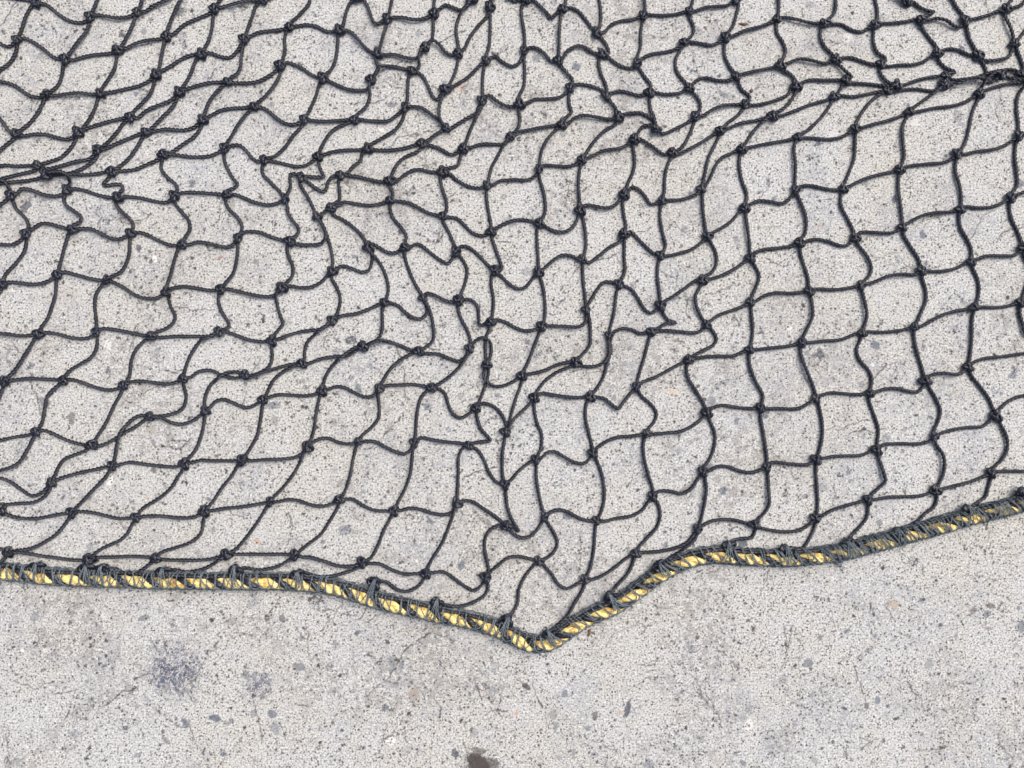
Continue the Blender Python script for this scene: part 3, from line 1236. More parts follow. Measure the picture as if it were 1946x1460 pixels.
E m10 m11 1490,940 1580,985 1690,1000 1780,970 1850,920
E m11 n5 1890,820 1900,740 1946,640 2006,590 2056,555 2126,525 2206,520
E m11 n7 1950,840 1996,790 2076,775 2166,810 2276,850 2346,830
E m11 m13 1890,960 1860,1110 1800,1250 1750,1310
E m12 r1 990,1395 880,1420 700,1460 540,1510
E m12 m13 1110,1375 1200,1355 1320,1370 1450,1385 1620,1395
E m12 r2 1010,1440 980,1490 880,1600 790,1690 720,1760
E m13 n11 1780,1355 1860,1335 1946,1340 2046,1340 2166,1340
E m13 r3 1680,1440 1650,1480 1580,1590 1480,1680 1310,1790
T 400 600
E n1 n2 150,150 250,185 370,225 490,240
E n2 n3 630,215 720,180 850,145 1000,125 1080,90
E n2 n5 565,290 570,380 548,460 470,520 380,550
E n5 n6 370,570 480,530 600,490 740,450
E n3 n6 1070,100 980,165 900,240 870,330 870,400
E n6 n4 910,440 1000,405 1130,380 1260,370 1350,320
E n6 n7 770,470 670,520 580,600 520,720
E n4 n8 1340,300 1240,370 1140,450 1070,550 1040,640
E n4 n10 1450,280 1540,240 1640,240 1740,270 1830,310
E n7 n8 550,750 630,730 760,735 890,740 980,720
E n7 n11 480,840 460,970 430,1110 370,1220
E n8 n9 1090,680 1160,655 1240,665 1330,710 1430,750 1500,740
E n8 n12 1010,750 985,880 960,1050 930,1140
E n9 n10 1580,630 1650,510 1740,420 1850,355
E n9 o8 1610,650 1750,640 1860,635 1946,645
E n9 n13 1550,730 1560,850 1555,940 1500,1020 1400,1110
E n12 n11 840,1280 780,1310 650,1325 500,1330 370,1340
E n12 n13 950,1170 1020,1135 1100,1135 1180,1170 1290,1185
E n12 s1 860,1290 770,1460 660,1600 590,1670
E n11 r4 250,1390 200,1475 100,1600 20,1720
E n13 n14 1430,1160 1520,1165 1620,1215 1720,1260 1800,1275 1850,1240
E n13 s2 1350,1210 1320,1320 1290,1480 1235,1640
E n14 o8 1895,1100 1910,900 1946,760 1996,700
E n14 o13 1946,1130 2066,1150 2206,1170 2316,1180
E n14 s3 1870,1260 1850,1455 1800,1600 1730,1730
E n10 o4 2000,350 2106,355 2206,395 2300,420 2356,380
T 800 600
E o1 o2 700,40 780,60 870,110 960,140 1050,130
E o1 o7 630,130 605,190 595,260 600,380
E o4 o7 480,260 530,215 590,210 640,250 650,330 630,420
E o7 o11 625,520 610,600 580,690 540,790
E o7 o6 585,510 585,580 630,630 690,655 770,645 850,610
E o2 o6 1090,170 1040,300 990,430 950,510
E o3 p2 1790,150 1860,120 1946,130 2026,165
E o3 o10 1750,260 1755,330 1720,450 1680,580 1620,680
E o3 o5 1735,260 1735,360 1680,440 1600,470 1490,465
E o5 o6 1370,430 1260,455 1130,510 1000,540
E o5 o9 1380,470 1260,520 1150,600 1080,690
E o6 o12 930,620 880,760 830,930 810,1020
E o4 o8 430,370 370,460 270,560 150,640
E o8 o11 170,680 220,720 250,810 290,900 360,945 430,915
E o9 o10 1110,720 1230,735 1370,755 1500,755
E o9 o12 1000,820 930,890 850,970
E o9 o14 1045,830 1070,980 1115,1100 1110,1220 1080,1290
E o10 p6 1630,755 1700,770 1770,830 1820,860 1870,800 1940,715
E o10 o15 1530,810 1520,930 1545,1060 1580,1200
E o11 o12 560,815 640,825 720,880 770,960 790,1020
E o11 o13 515,920 550,1040 620,1120 640,1155 560,1165 480,1180
E o12 o16 775,1140 755,1270 755,1480
E o13 o17 390,1220 350,1300 345,1480 335,1650
E o13 o16 520,1240 580,1330 630,1450 700,1540
E o14 o16 1000,1360 900,1440 840,1510
E o14 o15 1120,1310 1170,1265 1240,1260 1330,1310 1430,1360 1510,1365 1560,1320
E o14 t2 1065,1400 1065,1480 1080,1600 1115,1760
E o15 p10 1620,1230 1720,1160 1820,1125 1946,1115
E o15 t3 1620,1330 1670,1460 1695,1650 1670,1800
T 1200 600
E p1 p5 740,130 785,210 760,270 680,315 590,360
E p1 p2 640,140 580,160 450,150 300,140
E p2 p6 165,210 120,380 60,580
E p3 p5 1030,335 950,370 830,375 700,380 590,395
E p3 p4 1150,315 1280,300 1430,285 1520,265
E p3 p8 1085,390 1100,490 1150,620 1215,740 1205,800
E p4 q1 1640,250 1780,235 1940,222 2070,170
E p4 p9 1560,310 1580,420 1640,570 1690,690
E p5 p6 460,440 350,500 220,570 90,620
E p5 p7 510,470 520,570 590,690 660,800
E p6 p10 90,740 180,820 230,900 210,980 160,1040
E p7 p8 740,860 830,830 950,845 1090,860
E p7 p10 640,960 560,1020 450,1070 320,1085 200,1095
E p7 p11 720,960 770,1090 765,1210 720,1330 670,1400
E p8 p9 1250,860 1380,860 1540,860 1640,810
E p8 p12 1190,920 1220,1100 1250,1300
E p9 q5 1760,735 1850,715 1946,720 2100,730
E p9 p13 1730,830 1760,990 1760,1130 1730,1270
E p10 u2 110,1170 115,1320 155,1480 195,1600
E p11 p12 720,1430 800,1395 900,1400 1010,1440 1120,1450 1180,1430
E p12 p13 1300,1360 1450,1370 1600,1380 1660,1365
E p13 q8 1770,1320 1850,1305 1946,1298 2130,1290 2200,1260
E p13 u5 1705,1400 1715,1600 1720,1780
E p12 u4 1260,1480 1265,1640 1265,1750 1220,1830 1170,1880
E p11 u3 680,1510 690,1610 665,1760 640,1890
E p11 u2 600,1530 560,1590 470,1645 360,1625 250,1625
T 1546 600
E q1 q2 500,150 620,155 750,145 860,125
E q1 q5 430,230 400,310 420,400 510,510 540,600 525,670
E q2 q4 925,170 950,320 1000,480
E q3 q4 1380,520 1320,545 1200,535 1100,545
E q3 * 1490,430 1570,400 1700,385 1850,365 1946,350
E q3 q6 1450,540 1540,660 1620,770 1660,870
E q4 q5 1010,660 960,705 880,700 760,675 660,680 580,705
E q4 q7 1060,650 1130,770 1170,880 1150,980 1110,1070
E q5 q8 510,770 560,920 600,1050 590,1170
E q6 * 1700,890 1790,800 1880,755 1946,740
E q6 q7 1620,980 1560,1025 1420,1035 1290,1055 1160,1095
E q6 q9 1720,990 1780,1120 1785,1230 1740,1330 1680,1390
E q7 q8 1070,1160 980,1185 820,1185 650,1195
E q7 v2 1130,1190 1190,1290 1200,1370 1190,1470 1150,1570
E q8 v1 600,1310 645,1470 655,1530 580,1610 530,1660
E q9 * 1740,1440 1946,1440
E q9 L17 1640,1490 1615,1590 1590,1670 1530,1720 1450,1770
E q9 v2 1590,1480 1450,1535 1280,1580 1180,1605
T 0 900
E r1 * 430,130 380,180 290,205 200,150 100,80 0,40
E r1 r5 450,160 400,220 310,265 180,275 60,290
E r5 * -30,330 -60,340
E r5 r2 60,375 180,410 320,415 450,395 580,370
E r2 r3 730,350 850,360 960,385 1100,415 1200,410
E r2 r6 620,440 520,560 400,640 290,690 160,710
E r3 r4 1330,395 1480,390 1640,405 1800,400
E r3 r7 1220,470 1170,560 1100,620 990,670 900,720
E r4 r8 1880,450 1850,560 1750,640 1620,685 1490,730
E r4 s1 1966,340 2096,320 2246,305 2396,280
E r6 r7 200,725 350,755 500,775 640,795 760,800
E r6 L0 45,790 20,830
E r6 * 20,700 -40,690
E r7 r8 900,775 1050,770 1200,765 1350,770
E r7 L2 830,840
E r8 r9 1520,795 1650,800 1800,800 1946,790
E r8 L3 1390,830 1310,890 1230,925 1150,920 1070,880
E r9 L4 1946,850 1850,890 1720,910 1620,890
T 400 900
E s1 s2 620,260 720,240 820,250 940,290 1040,300 1130,275
E s1 r9 520,310 440,440 330,590 230,700
E s2 s3 1250,235 1320,240 1420,300 1520,340 1620,345
E s2 s5 1180,300 1100,440 1020,560 880,670
E s3 o17 1760,340 1840,320 1946,332 2046,365 2146,380 2226,360
E s3 s6 1670,400 1600,530 1550,660 1480,780
E r9 s5 230,745 400,745 600,745 700,745
E s5 s6 850,770 930,775 1060,810 1180,850 1310,855
E s5 L5 720,800 640,850 530,880 430,890 330,870
E s6 s7 1470,830 1560,835 1680,890 1800,930 1900,925
E s6 L6 1360,870 1230,920 1100,950 980,950 890,920
E s7 L7 1950,1010 1890,1060 1810,1090 1720,1070 1620,1000
T 800 960
E o17 s7 310,50 260,190 200,340 80,540
E o17 t1 400,-40 480,-30 560,20 650,80 720,130
E o16 t1 800,20 840,130 905,245 870,215 840,190
E t1 t4 730,185 650,220 595,300 590,420 615,540 625,600
E t1 t2 850,260 930,300 1010,285 1070,230 1110,170
E t2 t3 1190,70 1260,45 1350,60 1460,120 1560,145
E t2 t5 1180,180 1230,260 1260,350 1230,430 1160,490
E t3 u2 1690,150 1800,125 1946,100 2046,45 2096,-25
E t3 t6 1610,220 1600,380 1570,560 1540,640
E t4 t5 650,610 720,550 800,490 890,475 1000,495
E t4 s7 550,750 490,790 420,760 320,690 210,620 110,625
E t4 L8 620,760 590,830 500,890 380,930 250,930
E t5 t6 1140,560 1210,640 1270,730 1350,770 1440,730
E t5 L9 1040,560 960,660 905,780 890,910 840,1000
E t6 u1 1570,690 1680,650 1800,570 1900,490
E t6 L10 1500,770 1420,900 1350,1020 1270,1100
E u1 L11 1946,560 1900,640 1810,740
T 1200 900
E u2 u1 240,270 265,390 230,500 140,600 60,690
E u3 u1 570,570 510,640 400,690 250,720 100,730
E u3 u4 660,480 740,440 850,425 970,435 1080,465
E u3 L12 590,600 500,680 420,740 340,790
E u4 u5 1190,500 1320,530 1450,540 1560,520 1650,465
E u4 L13 1140,530 1110,590 1000,605 920,625
E u5 v1 1760,390 1850,340 1946,308 2046,280 2110,265
E u5 L14 1690,500 1640,610 1580,690 1500,690
T 1546 900
E v1 v2 570,240 700,220 850,215 1000,205
E v1 L15 505,320 490,410 430,490 350,570
E v2 L16 1140,230 1110,310 1030,370 960,440 860,490
"""
R = 3.62            # twine radius
KZ = 5.5            # height of a knot's middle
K, EDG, RAW = {}, [], []
ox = oy = 0.0; sc_t = 4.865
for ln in DATA.split('\n'):
    p = ln.split()
    if not p: continue
    if p[0] == 'T':
        ox, oy = float(p[1]), float(p[2]); sc_t = float(p[3]) if len(p) > 3 else 4.865
    else:
        q = [tuple(float(c) for c in w.split(',')) for w in p[(2 if p[0] in 'KL' else 3):]]
        q = [pix(ox + x / sc_t, oy + y / sc_t, 4.0)[:2] for x, y in q]
        if p[0] in 'KL': K[p[1]] = q[0]
        else: RAW.append((p[1], p[2], q))

# twines that leave the photograph: carry the netting on outside the frame
EX0, EX1 = pix(0, 0, 4.0), pix(PW, PH, 4.0)
cx0, cx1, cy0, cy1 = EX0[0], EX1[0], EX1[1], EX0[1]
ends = []
for a, b, q in RAW:
    if b == '*':
        d = np.asarray(q[-1]) - (np.asarray(q[-2]) if len(q) > 1 else K[a])
        d = d / (np.linalg.norm(d) + 1e-6)
        ends.append([a, q, np.asarray(q[-1]) + d * 55])
def peri(p):
    x, y = p
    dl, dt, dr = x - cx0, cy1 - y, cx1 - x
    k = min(dl, dt, dr)
    if k == dl: return (y - cy0)
    if k == dt: return (cy1 - cy0) + (x - cx0)
    return (cy1 - cy0) + (cx1 - cx0) + (cy1 - y)
ends.sort(key=lambda e: peri(e[2]))
outer = []
for a, q, e in ends:
    if outer and np.linalg.norm(outer[-1] - e) < 48:
        i = len(outer) - 1
    else:
        outer.append(e); i = len(outer) - 1
    EDG.append((a, 'x0_%d' % i, q))
for i, e in enumerate(outer): K['x0_%d' % i] = e
def outward(p):
    d = np.array([0.0, 0.0])
    if p[0] < cx0 + 60: d[0] -= 1
    if p[0] > cx1 - 60: d[0] += 1
    if p[1] > cy1 - 60: d[1] += 1
    if not d.any(): d[1] = 1
    return d / np.linalg.norm(d)
ring = list(range(len(outer))); prev = [K['x0_%d' % i] for i in ring]
def wavy(a, b):
    a, b = np.asarray(a), np.asarray(b); d = b - a; n = np.array([-d[1], d[0]])
    k1, k2 = rnd.uniform(-.16, .16), rnd.uniform(-.16, .16)
    return [a + d * .3 + n * k1, a + d * .7 + n * k2]
for lev in range(4):
    for i in range(len(prev) - 1):
        L = np.linalg.norm(prev[i + 1] - prev[i])
        if L < 260: EDG.append(('x%d_%d' % (lev, i), 'x%d_%d' % (lev, i + 1), wavy(prev[i], prev[i + 1])))
    if lev == 3: break
    nxt = [p + outward(p) * rnd.uniform(84, 100) + np.array([rnd.uniform(-14, 14), rnd.uniform(-14, 14)]) for p in prev]
    for i, p in enumerate(nxt):
        K['x%d_%d' % (lev + 1, i)] = p
        EDG.append(('x%d_%d' % (lev, i), 'x%d_%d' % (lev + 1, i), wavy(prev[i], p)))
    prev = nxt
EDG += [(a, b, q) for a, b, q in RAW if b != '*']

knot_z = {}
for k in K: knot_z[k] = 13.0 if k[0] == 'L' else KZ + rnd.uniform(-0.6, 1.6)
for k in ('o7', 'f18', 'h2', 'g15', 'g11b', 'g12', 'b2'): knot_z[k] = 9.0

twine = Bag()
acc = np.zeros((0, 3)); acc_k = np.zeros((0,), int)
kid = {k: i for i, k in enumerate(K)}
acc_a = np.zeros((0,), int); acc_b = np.zeros((0,), int)
for a, b, q in EDG:
    p = spline([K[a]] + list(q) + [K[b]])
    p, s = resample(p, 1.4)
    L = s[-1]
    t = s / L
    za, zb = knot_z[a], knot_z[b]
    hump = rnd.choice([0.0, 0.3, 0.6, 1.0, 1.5, 2.5, 4.5])
    z = R * 0.97 + (za - R) * np.exp(-(s / 14) ** 2) + (zb - R) * np.exp(-((L - s) / 14) ** 2) + hump * np.sin(np.pi * t) ** 2
    path = np.column_stack([p, z])
    # climb over twines already lying there
    if len(acc):
        lo, hi = p.min(0) - 8, p.max(0) + 8
        near = (acc[:, 0] > lo[0]) & (acc[:, 0] < hi[0]) & (acc[:, 1] > lo[1]) & (acc[:, 1] < hi[1])
        A = acc[near]
        if len(A):
            ka, kb = K[a], K[b]
            far = (np.hypot(A[:, 0] - ka[0], A[:, 1] - ka[1]) > 17) & (np.hypot(A[:, 0] - kb[0], A[:, 1] - kb[1]) > 17)
            A = A[far]
            if len(A):
                d = np.hypot(p[:, None, 0] - A[None, :, 0], p[:, None, 1] - A[None, :, 1])
                need = np.where(d < 2 * R, A[None, :, 2] + np.sqrt(np.maximum((2 * R * .93) ** 2 - d ** 2, 0)), 0).max(1)
                lift = np.maximum(need - z, 0)
                if lift.any():
                    w = np.exp(-np.linspace(-2.2, 2.2, 21) ** 2)
                    wide = np.array([max(lift[max(0, i - 5):i + 6]) for i in range(len(lift))])
                    path[:, 2] += np.convolve(np.pad(wide, 10, 'edge'), w / w.sum(), 'valid')
    acc = np.concatenate([acc, path[::2]])
    tube(twine, path, s, R * rnd.uniform(.99, 1.06), n=18, d=0.55, pitch=rnd.uniform(21.5, 24.5), phase=rnd.uniform(0, 6.28),
         taper=1 + .045 * np.sin(s / rnd.uniform(5, 9) + rnd.uniform(0, 6)) + .03 * np.sin(s / 3.1 + rnd.uniform(0, 6)))

# ------------------------------------------------------------------ netting knots
def knot_bag(seed, scale=1.0):
    r = random.Random(seed)
    t = np.linspace(0, 2 * np.pi, 260)
    q = 3 if seed % 2 else 3
    x = np.sin(t) + 2 * np.sin(2 * t)
    y = np.cos(t) - 2 * np.cos(2 * t)
    z = -np.sin(3 * t)
    sx, sy = r.uniform(2.9, 3.3) * scale, r.uniform(2.0, 2.35) * scale
    rot = r.uniform(0, 2.0)
    c, s_ = math.cos(rot), math.sin(rot)
    x, y = c * x - s_ * y, s_ * x + c * y
    p = np.column_stack([x * sx + r.uniform(-1, 1) * np.sin(t + r.uniform(0, 6)),
                         y * sy + r.uniform(-1, 1) * np.sin(2 * t + r.uniform(0, 6)),
                         z * 2.7 * scale + 1.6])
    p, s = resample(p, 1.5)
    b = Bag()
    tube(b, p, s, 3.35 * scale, n=11, pitch=21, phase=r.uniform(0, 6))
    # core of the knot, a tight turn through the middle
    t = np.linspace(0, 1, 40)
    k = np.column_stack([(t - .5) * 15 * scale, 5.0 * scale * np.sin(t * 6.28 + r.uniform(-.5, .5)), 1.6 + 4.2 * np.sin(t * 3.14)])
    k, s = resample(k, 1.5)
    tube(b, k, s, 3.3 * scale, n=11, pitch=21)
    return b

net = bpy.data.objects.new('net', None)
sc.collection.objects.link(net)
net.empty_display_size = 0.05
net['label'] = 'black knotted twine net spread in creases on pale concrete, edged with yellow and black rope'
net['category'] = 'net'
twine.obj('twine', M_TWINE, net)

bags = [knot_bag(i) for i in range(7)]
kmesh = [b.mesh('knot', M_TWINE) for b in bags]
places = []
for k, p in K.items():
    if k[0] == 'L': continue
    inside = cx0 < p[0] < cx1 and cy0 < p[1] < cy1
    ang = math.radians(-38 + rnd.gauss(0, 24))
    places.append((0 if inside else 1, -rnd.uniform(0.92, 1.15), k, p, ang))
places.sort(key=lambda w: (w[0], w[1]))
rest = Bag()
for i, (o_, sneg, k, p, ang) in enumerate(places):
    v = rnd.randrange(len(bags)); s_ = -sneg; zz = knot_z[k] - KZ + 4.9
    if i < 100:
        o = bpy.data.objects.new('knot', kmesh[v])
        sc.collection.objects.link(o)
        o.parent = net
        o.location = (p[0] * U, p[1] * U, zz * U)
        o.rotation_euler = (0, 0, ang)
        o.scale = (s_,) * 3
    else:
        c, sn = math.cos(ang) * s_, math.sin(ang) * s_
        off = 0
        for vv, ff in zip(bags[v].v, bags[v].f):
            w = np.column_stack([vv[:, 0] * c - vv[:, 1] * sn + p[0], vv[:, 0] * sn + vv[:, 1] * c + p[1], vv[:, 2] * s_ + zz])
            rest.add(w, ff - off)
            off += len(vv)
o = rest.obj('knot', M_TWINE, net)
o['kind'] = 'stuff'

# ------------------------------------------------------------------ border rope
RP = [(-330, 1050), (-200, 1064), (-90, 1080), (0, 1089), (40, 1093), (82, 1098), (131.5, 1101), (185, 1103), (247, 1104.5), (308, 1107), (370, 1107.6),
      (430, 1108), (462, 1108.6), (523, 1108.6), (585, 1112), (626, 1117.5), (667, 1128), (708, 1142), (749.5, 1152.5),
      (790.5, 1161), (841, 1173), (882, 1180), (923, 1191), (964.4, 1207), (987, 1219), (1012, 1227), (1036, 1227), (1057, 1218),
      (1087.8, 1196), (1129, 1172), (1170, 1154.5), (1200, 1135), (1231, 1112), (1262, 1091), (1292.5, 1074), (1323, 1063),
      (1364, 1058), (1405.5, 1061), (1457, 1063.5), (1508, 1064), (1549, 1060), (1600, 1053), (1649, 1040.5), (1690, 1029.5),
      (1731, 1018), (1772, 1007), (1813, 995), (1854, 983), (1895, 973), (1946, 959), (2040, 928), (2160, 905), (2300, 900)]
RR = 11.0
rp = spline([pix(x, y, RR)[:2] for x, y in RP])
rp, rs = resample(rp, 2.0)
rt = np.gradient(rp, axis=0); rt /= np.linalg.norm(rt, axis=1)[:, None]
rn = np.column_stack([-rt[:, 1], rt[:, 0]])          # towards the netting
rz = RR + 0.4
def rope_pt(s, v, z):
    """point at arc length s, v units towards the netting, height z"""
    s = np.asarray(s, float)
    i = [np.interp(s, rs, a) for a in (rp[:, 0], rp[:, 1], rn[:, 0], rn[:, 1])]
    return np.column_stack([i[0] + i[2] * v, i[1] + i[3] * v, np.broadcast_to(z, s.shape)])
PITCH = 60.0
def rope_s(p):
    return np.argmin(np.hypot(rp[:, 0] - p[0], rp[:, 1] - p[1]))
s_right = rs[rope_s(pix(1580, 1056)[:2])]
s_end = rs[-1] - 20
s = 14.0; hitches = []
while s < s_end:
    tight = s > s_right
    bare = tight and (rs[rope_s(pix(1790, 1000)[:2])] < s < rs[rope_s(pix(1850, 985)[:2])])
    hitches.append((s, rnd.uniform(-5.5, -1.0) if not tight else rnd.uniform(-9.0, -5.0), tight))
    s += rnd.uniform(11, 19) if not tight or bare else rnd.uniform(6.6, 9.6)
pinch = np.zeros(len(rs))
for h in hitches:
    pinch = np.maximum(pinch, np.exp(-((rs - h[0]) / 3.6) ** 2) * rnd.uniform(.5, 1.0))
def rope_strand(k):
    b = Bag()
    a = rs / PITCH * 2 * np.pi + k * 2 * np.pi / 3 + .25 * np.sin(rs / 57 + k) + .15 * np.sin(rs / 23)
    d = 5.4 * (1 - .13 * pinch)
    path = np.column_stack([rp[:, 0] + rn[:, 0] * d * np.cos(a), rp[:, 1] + rn[:, 1] * d * np.cos(a), rz + d * np.sin(a)])
    p, s = resample(np.column_stack([path, pinch]), 1.4)
    tp = 1 - .20 * p[:, 3] + .05 * np.sin(s / 11 + k * 2)
    tube(b, p[:, :3], s, 5.9, n=28, lobes=7, d=0.66, pitch=-64, phase=k, taper=tp)
    return b
border = rope_strand(0).obj('border_rope', M_TWINE, net)
border['label'] = 'yellow and black twisted rope along the hem'
for k in (1, 2):
    rope_strand(k).obj('yellow_strand', M_YELLOW, border)

# selvage twines lying along the netting side of the rope, and the edge knots they are tied with
sv = Bag()
for j, (v0, z0) in enumerate(((13.0, 7.0), (13.6, 15.0))):
    s = np.arange(2, rs[-1] - 2, 8.0)
    ph = rnd.uniform(0, 6)
    v = v0 + 1.5 * np.sin(s / 41 + ph) + 0.9 * np.sin(s / 17 + ph * 2)
    z = z0 + 1.5 * np.sin(s / 33 + ph)
    p, s2 = resample(spline(rope_pt(s, v, z), 6), 1.6)
    tube(sv, p, s2, R, n=12, pitch=20, phase=ph)
sv.obj('selvage_twine', M_TWINE, net)
ebags = [knot_bag(50 + i, 1.42).mesh('edge_knot', M_TWINE) for i in range(4)]
for k, p in K.items():
    if k[0] != 'L': continue
    i = rope_s(p)
    o = bpy.data.objects.new('edge_knot', rnd.choice(ebags))
    sc.collection.objects.link(o); o.parent = net
    o.location = ((p[0] - rn[i][0] * 3) * U, (p[1] - rn[i][1] * 3) * U, 13.0 * U)
    o.rotation_euler = (0, 0, math.atan2(rt[i][1], rt[i][0]) + rnd.uniform(-.5, .5))
    o.scale = (rnd.uniform(.85, 1.05), rnd.uniform(.85, 1.05), 1)

# lashing thread: hitches along the rope, drawn up over the selvage
lash = Bag()
LR = 1.6
def over(v):
    """height of the lashed bundle's top surface at offset v"""
    v = np.asarray(v, float)
    c = np.where(v < 2, np.sqrt(np.maximum(12.6 ** 2 - np.minimum(v, 0.0) ** 2, 0.0)) + rz - 0.4, 0)
    z = np.where(v < 2, c, rz + 12.2 - np.maximum(v - 6, 0) * 0.12)
    z = np.where(v > 15, z - (v - 15) ** 2 * 0.45, z)
    return np.maximum(z, LR)
def thread(pts, rad=LR, step=1.6, n=7):
    p, s = resample(spline(pts, 6), step)
    tube(lash, p, s, rad, n=n, lobes=2, d=0.45, pitch=9, phase=rnd.uniform(0, 6))
s_turn = rs[rope_s(pix(1030, 1228)[:2])]
for i, (s, hv, tight) in enumerate(hitches):
    top = rnd.uniform(16.5, 20.0)
    if tight: lean = rnd.uniform(-11, -6)
    elif s > s_turn: lean = rnd.uniform(-14, -6)
    else: lean = rnd.choice([-1, 1]) * rnd.uniform(0, 5)
    for dbl in range(2 if rnd.random() < 0.7 else 1):
        d0 = (dbl - 0.5) * 2.6; l2 = lean + dbl * rnd.uniform(-9, 5)
        vv = np.linspace(hv, top, 9)
        ss = s + d0 + (vv - hv) / (top - hv) * l2
        ss = ss + rnd.uniform(-1.2, 1.2) * np.sin(np.linspace(0, 3.1, 9))
        zz = over(vv) - 1.2 + rnd.uniform(0.0, 1.4)
        thread(rope_pt(ss, vv, zz), rnd.uniform(1.15, 1.5))
        # round the back, down to the ground
        vb = np.array([top, top + 1.2, top - 1.0]); zb = np.array([zz[-1], zz[-1] * .5, LR + .4])
        thread(rope_pt(ss[-1] + np.zeros(3), vb, zb))
    if i + 1 < len(hitches):
        s2, hv2, _ = hitches[i + 1]
        f = np.linspace(0, 1, 9)
        low = rnd.uniform(-11.5, -8.5) if not tight else rnd.uniform(-12.5, -10.5)
        vv = hv + (hv2 - hv) * f + (low - (hv + hv2) / 2) * np.sin(np.pi * f) ** 0.8
        thread(rope_pt(s + (s2 - s) * f, vv, over(vv) - 0.4), rnd.uniform(1.15, 1.5))
        if rnd.random() < .55:               # loose crossing thread
            sk = rnd.choice([-1, 1]) * rnd.uniform(8, 17)
            v5 = np.linspace(rnd.uniform(-12, -6), rnd.uniform(8, 15), 7)
            thread(rope_pt(s + np.linspace(0, sk, 7) + 1.5 * np.sin(np.linspace(0, 5, 7)), v5, over(v5) + .2), rnd.uniform(.9, 1.4))
        # tie from the loop to the hem line
        sm = s + (s2 - s) * rnd.uniform(.4, .6)
        vv = np.linspace(low, -14.2, 4)
        thread(rope_pt(sm + np.linspace(0, rnd.uniform(-4, 4), 4), vv, np.maximum(over(vv) + .4, 2.0)))
# threads drawn up and over each edge knot, meeting in a point beyond it
for k, p in K.items():
    if k[0] != 'L': continue
    s0 = rs[rope_s(p)]
    vk = float(np.dot(np.asarray(p) - rp[rope_s(p)], rn[rope_s(p)]))
    for ds in (rnd.uniform(-11, -6), rnd.uniform(-4, 1), rnd.uniform(3, 8), rnd.uniform(8, 14)):
        top = max(vk + 5.0, 17.0) + rnd.uniform(0, 3)
        vv = np.array([rnd.uniform(-6, -2), 4.0, 11.0, top - 4, top, top + 1.0])
        zz = np.array([over(vv[0]) + .2, 25.0, 25.5, 22.5, 15.0, 5.0])
        thread(rope_pt(s0 + ds * np.array([1, .78, .5, .22, .1, .05]), vv, zz), rnd.uniform(1.15, 1.45))
# loose ends and slack loops
for j in range(170):
    s0 = rnd.uniform(10, rs[-1] - 10); v0 = rnd.choice([rnd.uniform(-13, -5), rnd.uniform(12, 18)])
    sg = 1 if v0 > 0 else -1
    a = rnd.uniform(-1, 1); L = rnd.uniform(4, 11)
    ss_ = s0 + np.array([0, math.sin(a) * L * .5, math.sin(a) * L + rnd.uniform(-4, 4)])
    v_ = v0 + sg * np.array([0, math.cos(a) * L * .35, math.cos(a) * L * .6])
    z_ = np.array([float(over(v0)) + .4, float(over(v0)) * .6 + 1.5, rnd.uniform(.8, 5)])
    thread(rope_pt(ss_, v_, z_), rnd.uniform(.45, .9), 1.5, 5)
# hem line under the rope and back line behind the selvage
for v0, z0, amp, rad in ((-13.6, 3.0, 1.1, 1.5), (-12.4, 6.2, 1.2, 1.2), (18.6, 4.0, 1.8, 1.2), (17.6, 13.5, 1.6, 1.1)):
    s = np.arange(4, rs[-1] - 4, 6.0)
    v = v0 + amp * np.array([rnd.uniform(-1, 1) for _ in s]); z = z0 + np.array([rnd.uniform(-1, 1) for _ in s])
    thread(rope_pt(s, v, z), rad)
# frayed tuft of thread ends under the rope
for j in range(26):
    c = pix(1592 + rnd.uniform(-8, 8), 1070 + rnd.uniform(-4, 5), 2)
    a = rnd.uniform(0, 6.28); L = rnd.uniform(6, 17)
    pts = [np.array([c[0], c[1], rnd.uniform(1, 4)])]
    for kx in range(3):
        a += rnd.uniform(-.8, .8)
        pts.append(pts[-1] + np.array([math.cos(a) * L / 3, math.sin(a) * L / 3, rnd.uniform(-.6, .6)]))
    thread(pts, 0.45, 1.5, 5)
lash.obj('lashing_cord', M_LASH, net)

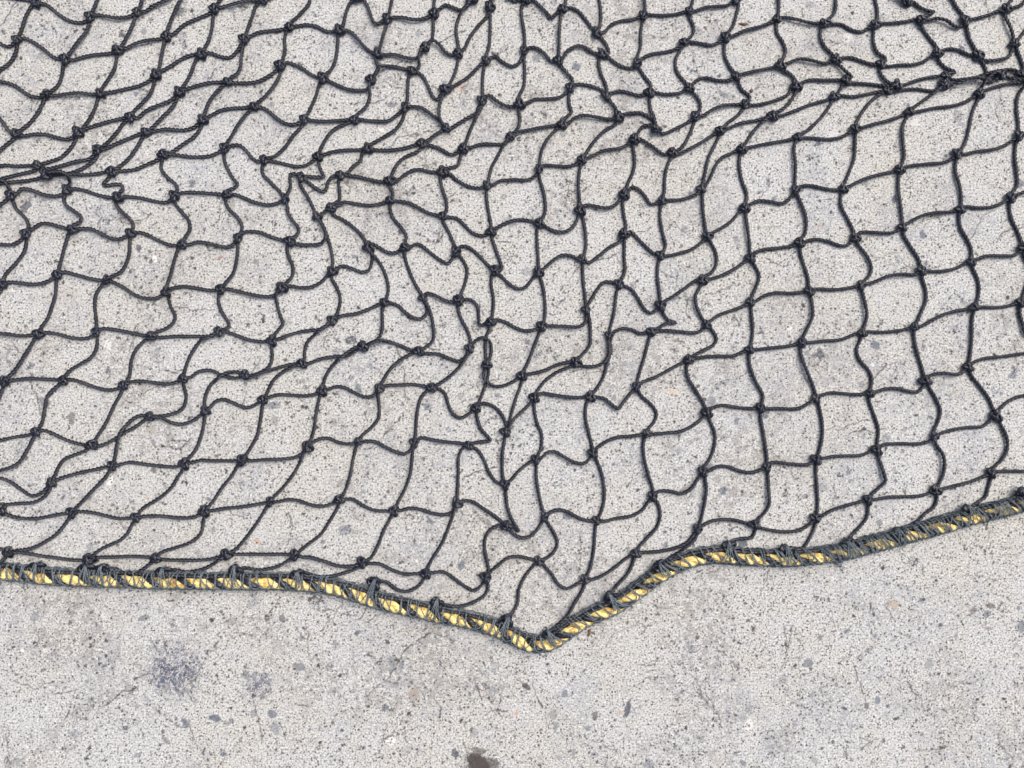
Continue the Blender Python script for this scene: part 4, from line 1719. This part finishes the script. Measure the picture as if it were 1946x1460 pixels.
# fine fuzz: broken filaments standing out of knots and twines
fz = Bag()
idx = np.arange(0, len(acc), 1)
for j in range(900):
    p0 = acc[rnd.randrange(len(acc))]
    a = rnd.uniform(0, 6.28); L = rnd.uniform(5, 13)
    pts = [p0.copy()]
    for kx in range(3):
        a += rnd.uniform(-.7, .7)
        pts.append(pts[-1] + np.array([math.cos(a) * L / 3, math.sin(a) * L / 3, rnd.uniform(-.5, .9)]))
    pp, ss = resample(spline(pts, 4), 1.5)
    pp[:, 2] = np.maximum(pp[:, 2], 0.4)
    tube(fz, pp, ss, 0.32, n=4, lobes=0)
fo = fz.obj('loose_filaments', M_TWINE, net)
fo['kind'] = 'stuff'

# ------------------------------------------------------------------ small litter on the pavement
def husk(name, label, cat, u, v, lx, ly, lz, rot, seed):
    r = random.Random(seed); b = Bag()
    n, m = 14, 12
    vs_ = []
    for i in range(m + 1):
        t = i / m; x = (t - .5) * 2 * lx
        w = math.sin(math.pi * min(max(t, .02), .98)) ** 0.7 * (1 + .15 * math.sin(7 * t + seed))
        for j in range(n):
            a = 2 * math.pi * j / n
            k = 1 + r.uniform(-.08, .08)
            vs_.append((x, math.cos(a) * ly * w * k + 0.25 * lx * (t - .5) ** 2, max(math.sin(a) * lz * w * k + lz, 0.15)))
    f = [(i * n + j, i * n + (j + 1) % n, (i + 1) * n + (j + 1) % n, (i + 1) * n + j) for i in range(m) for j in range(n)]
    b.add(np.array(vs_), np.array(f))
    o = b.obj(name, M_HUSK)
    p = pix(u, v, 1.0)
    o.location = (p[0] * U, p[1] * U, 0.0)
    o.rotation_euler = (0, 0, rot)
    o['label'] = label; o['category'] = cat
husk('dry_husk', 'long dark dry husk lying on the concrete inside a mesh at the top', 'husk', 1413, 46, 10, 2.8, 1.6, -0.08, 3)
husk('seed', 'small round brown seed lying inside a net mesh', 'seed', 1428, 173, 4.4, 3.0, 2.2, 1.4, 5)
husk('dry_leaf_flake', 'reddish brown curled leaf flake lying on bare concrete below the rope', 'leaf flake', 1120, 1203, 7.5, 3.0, 1.4, 1.3, 8)
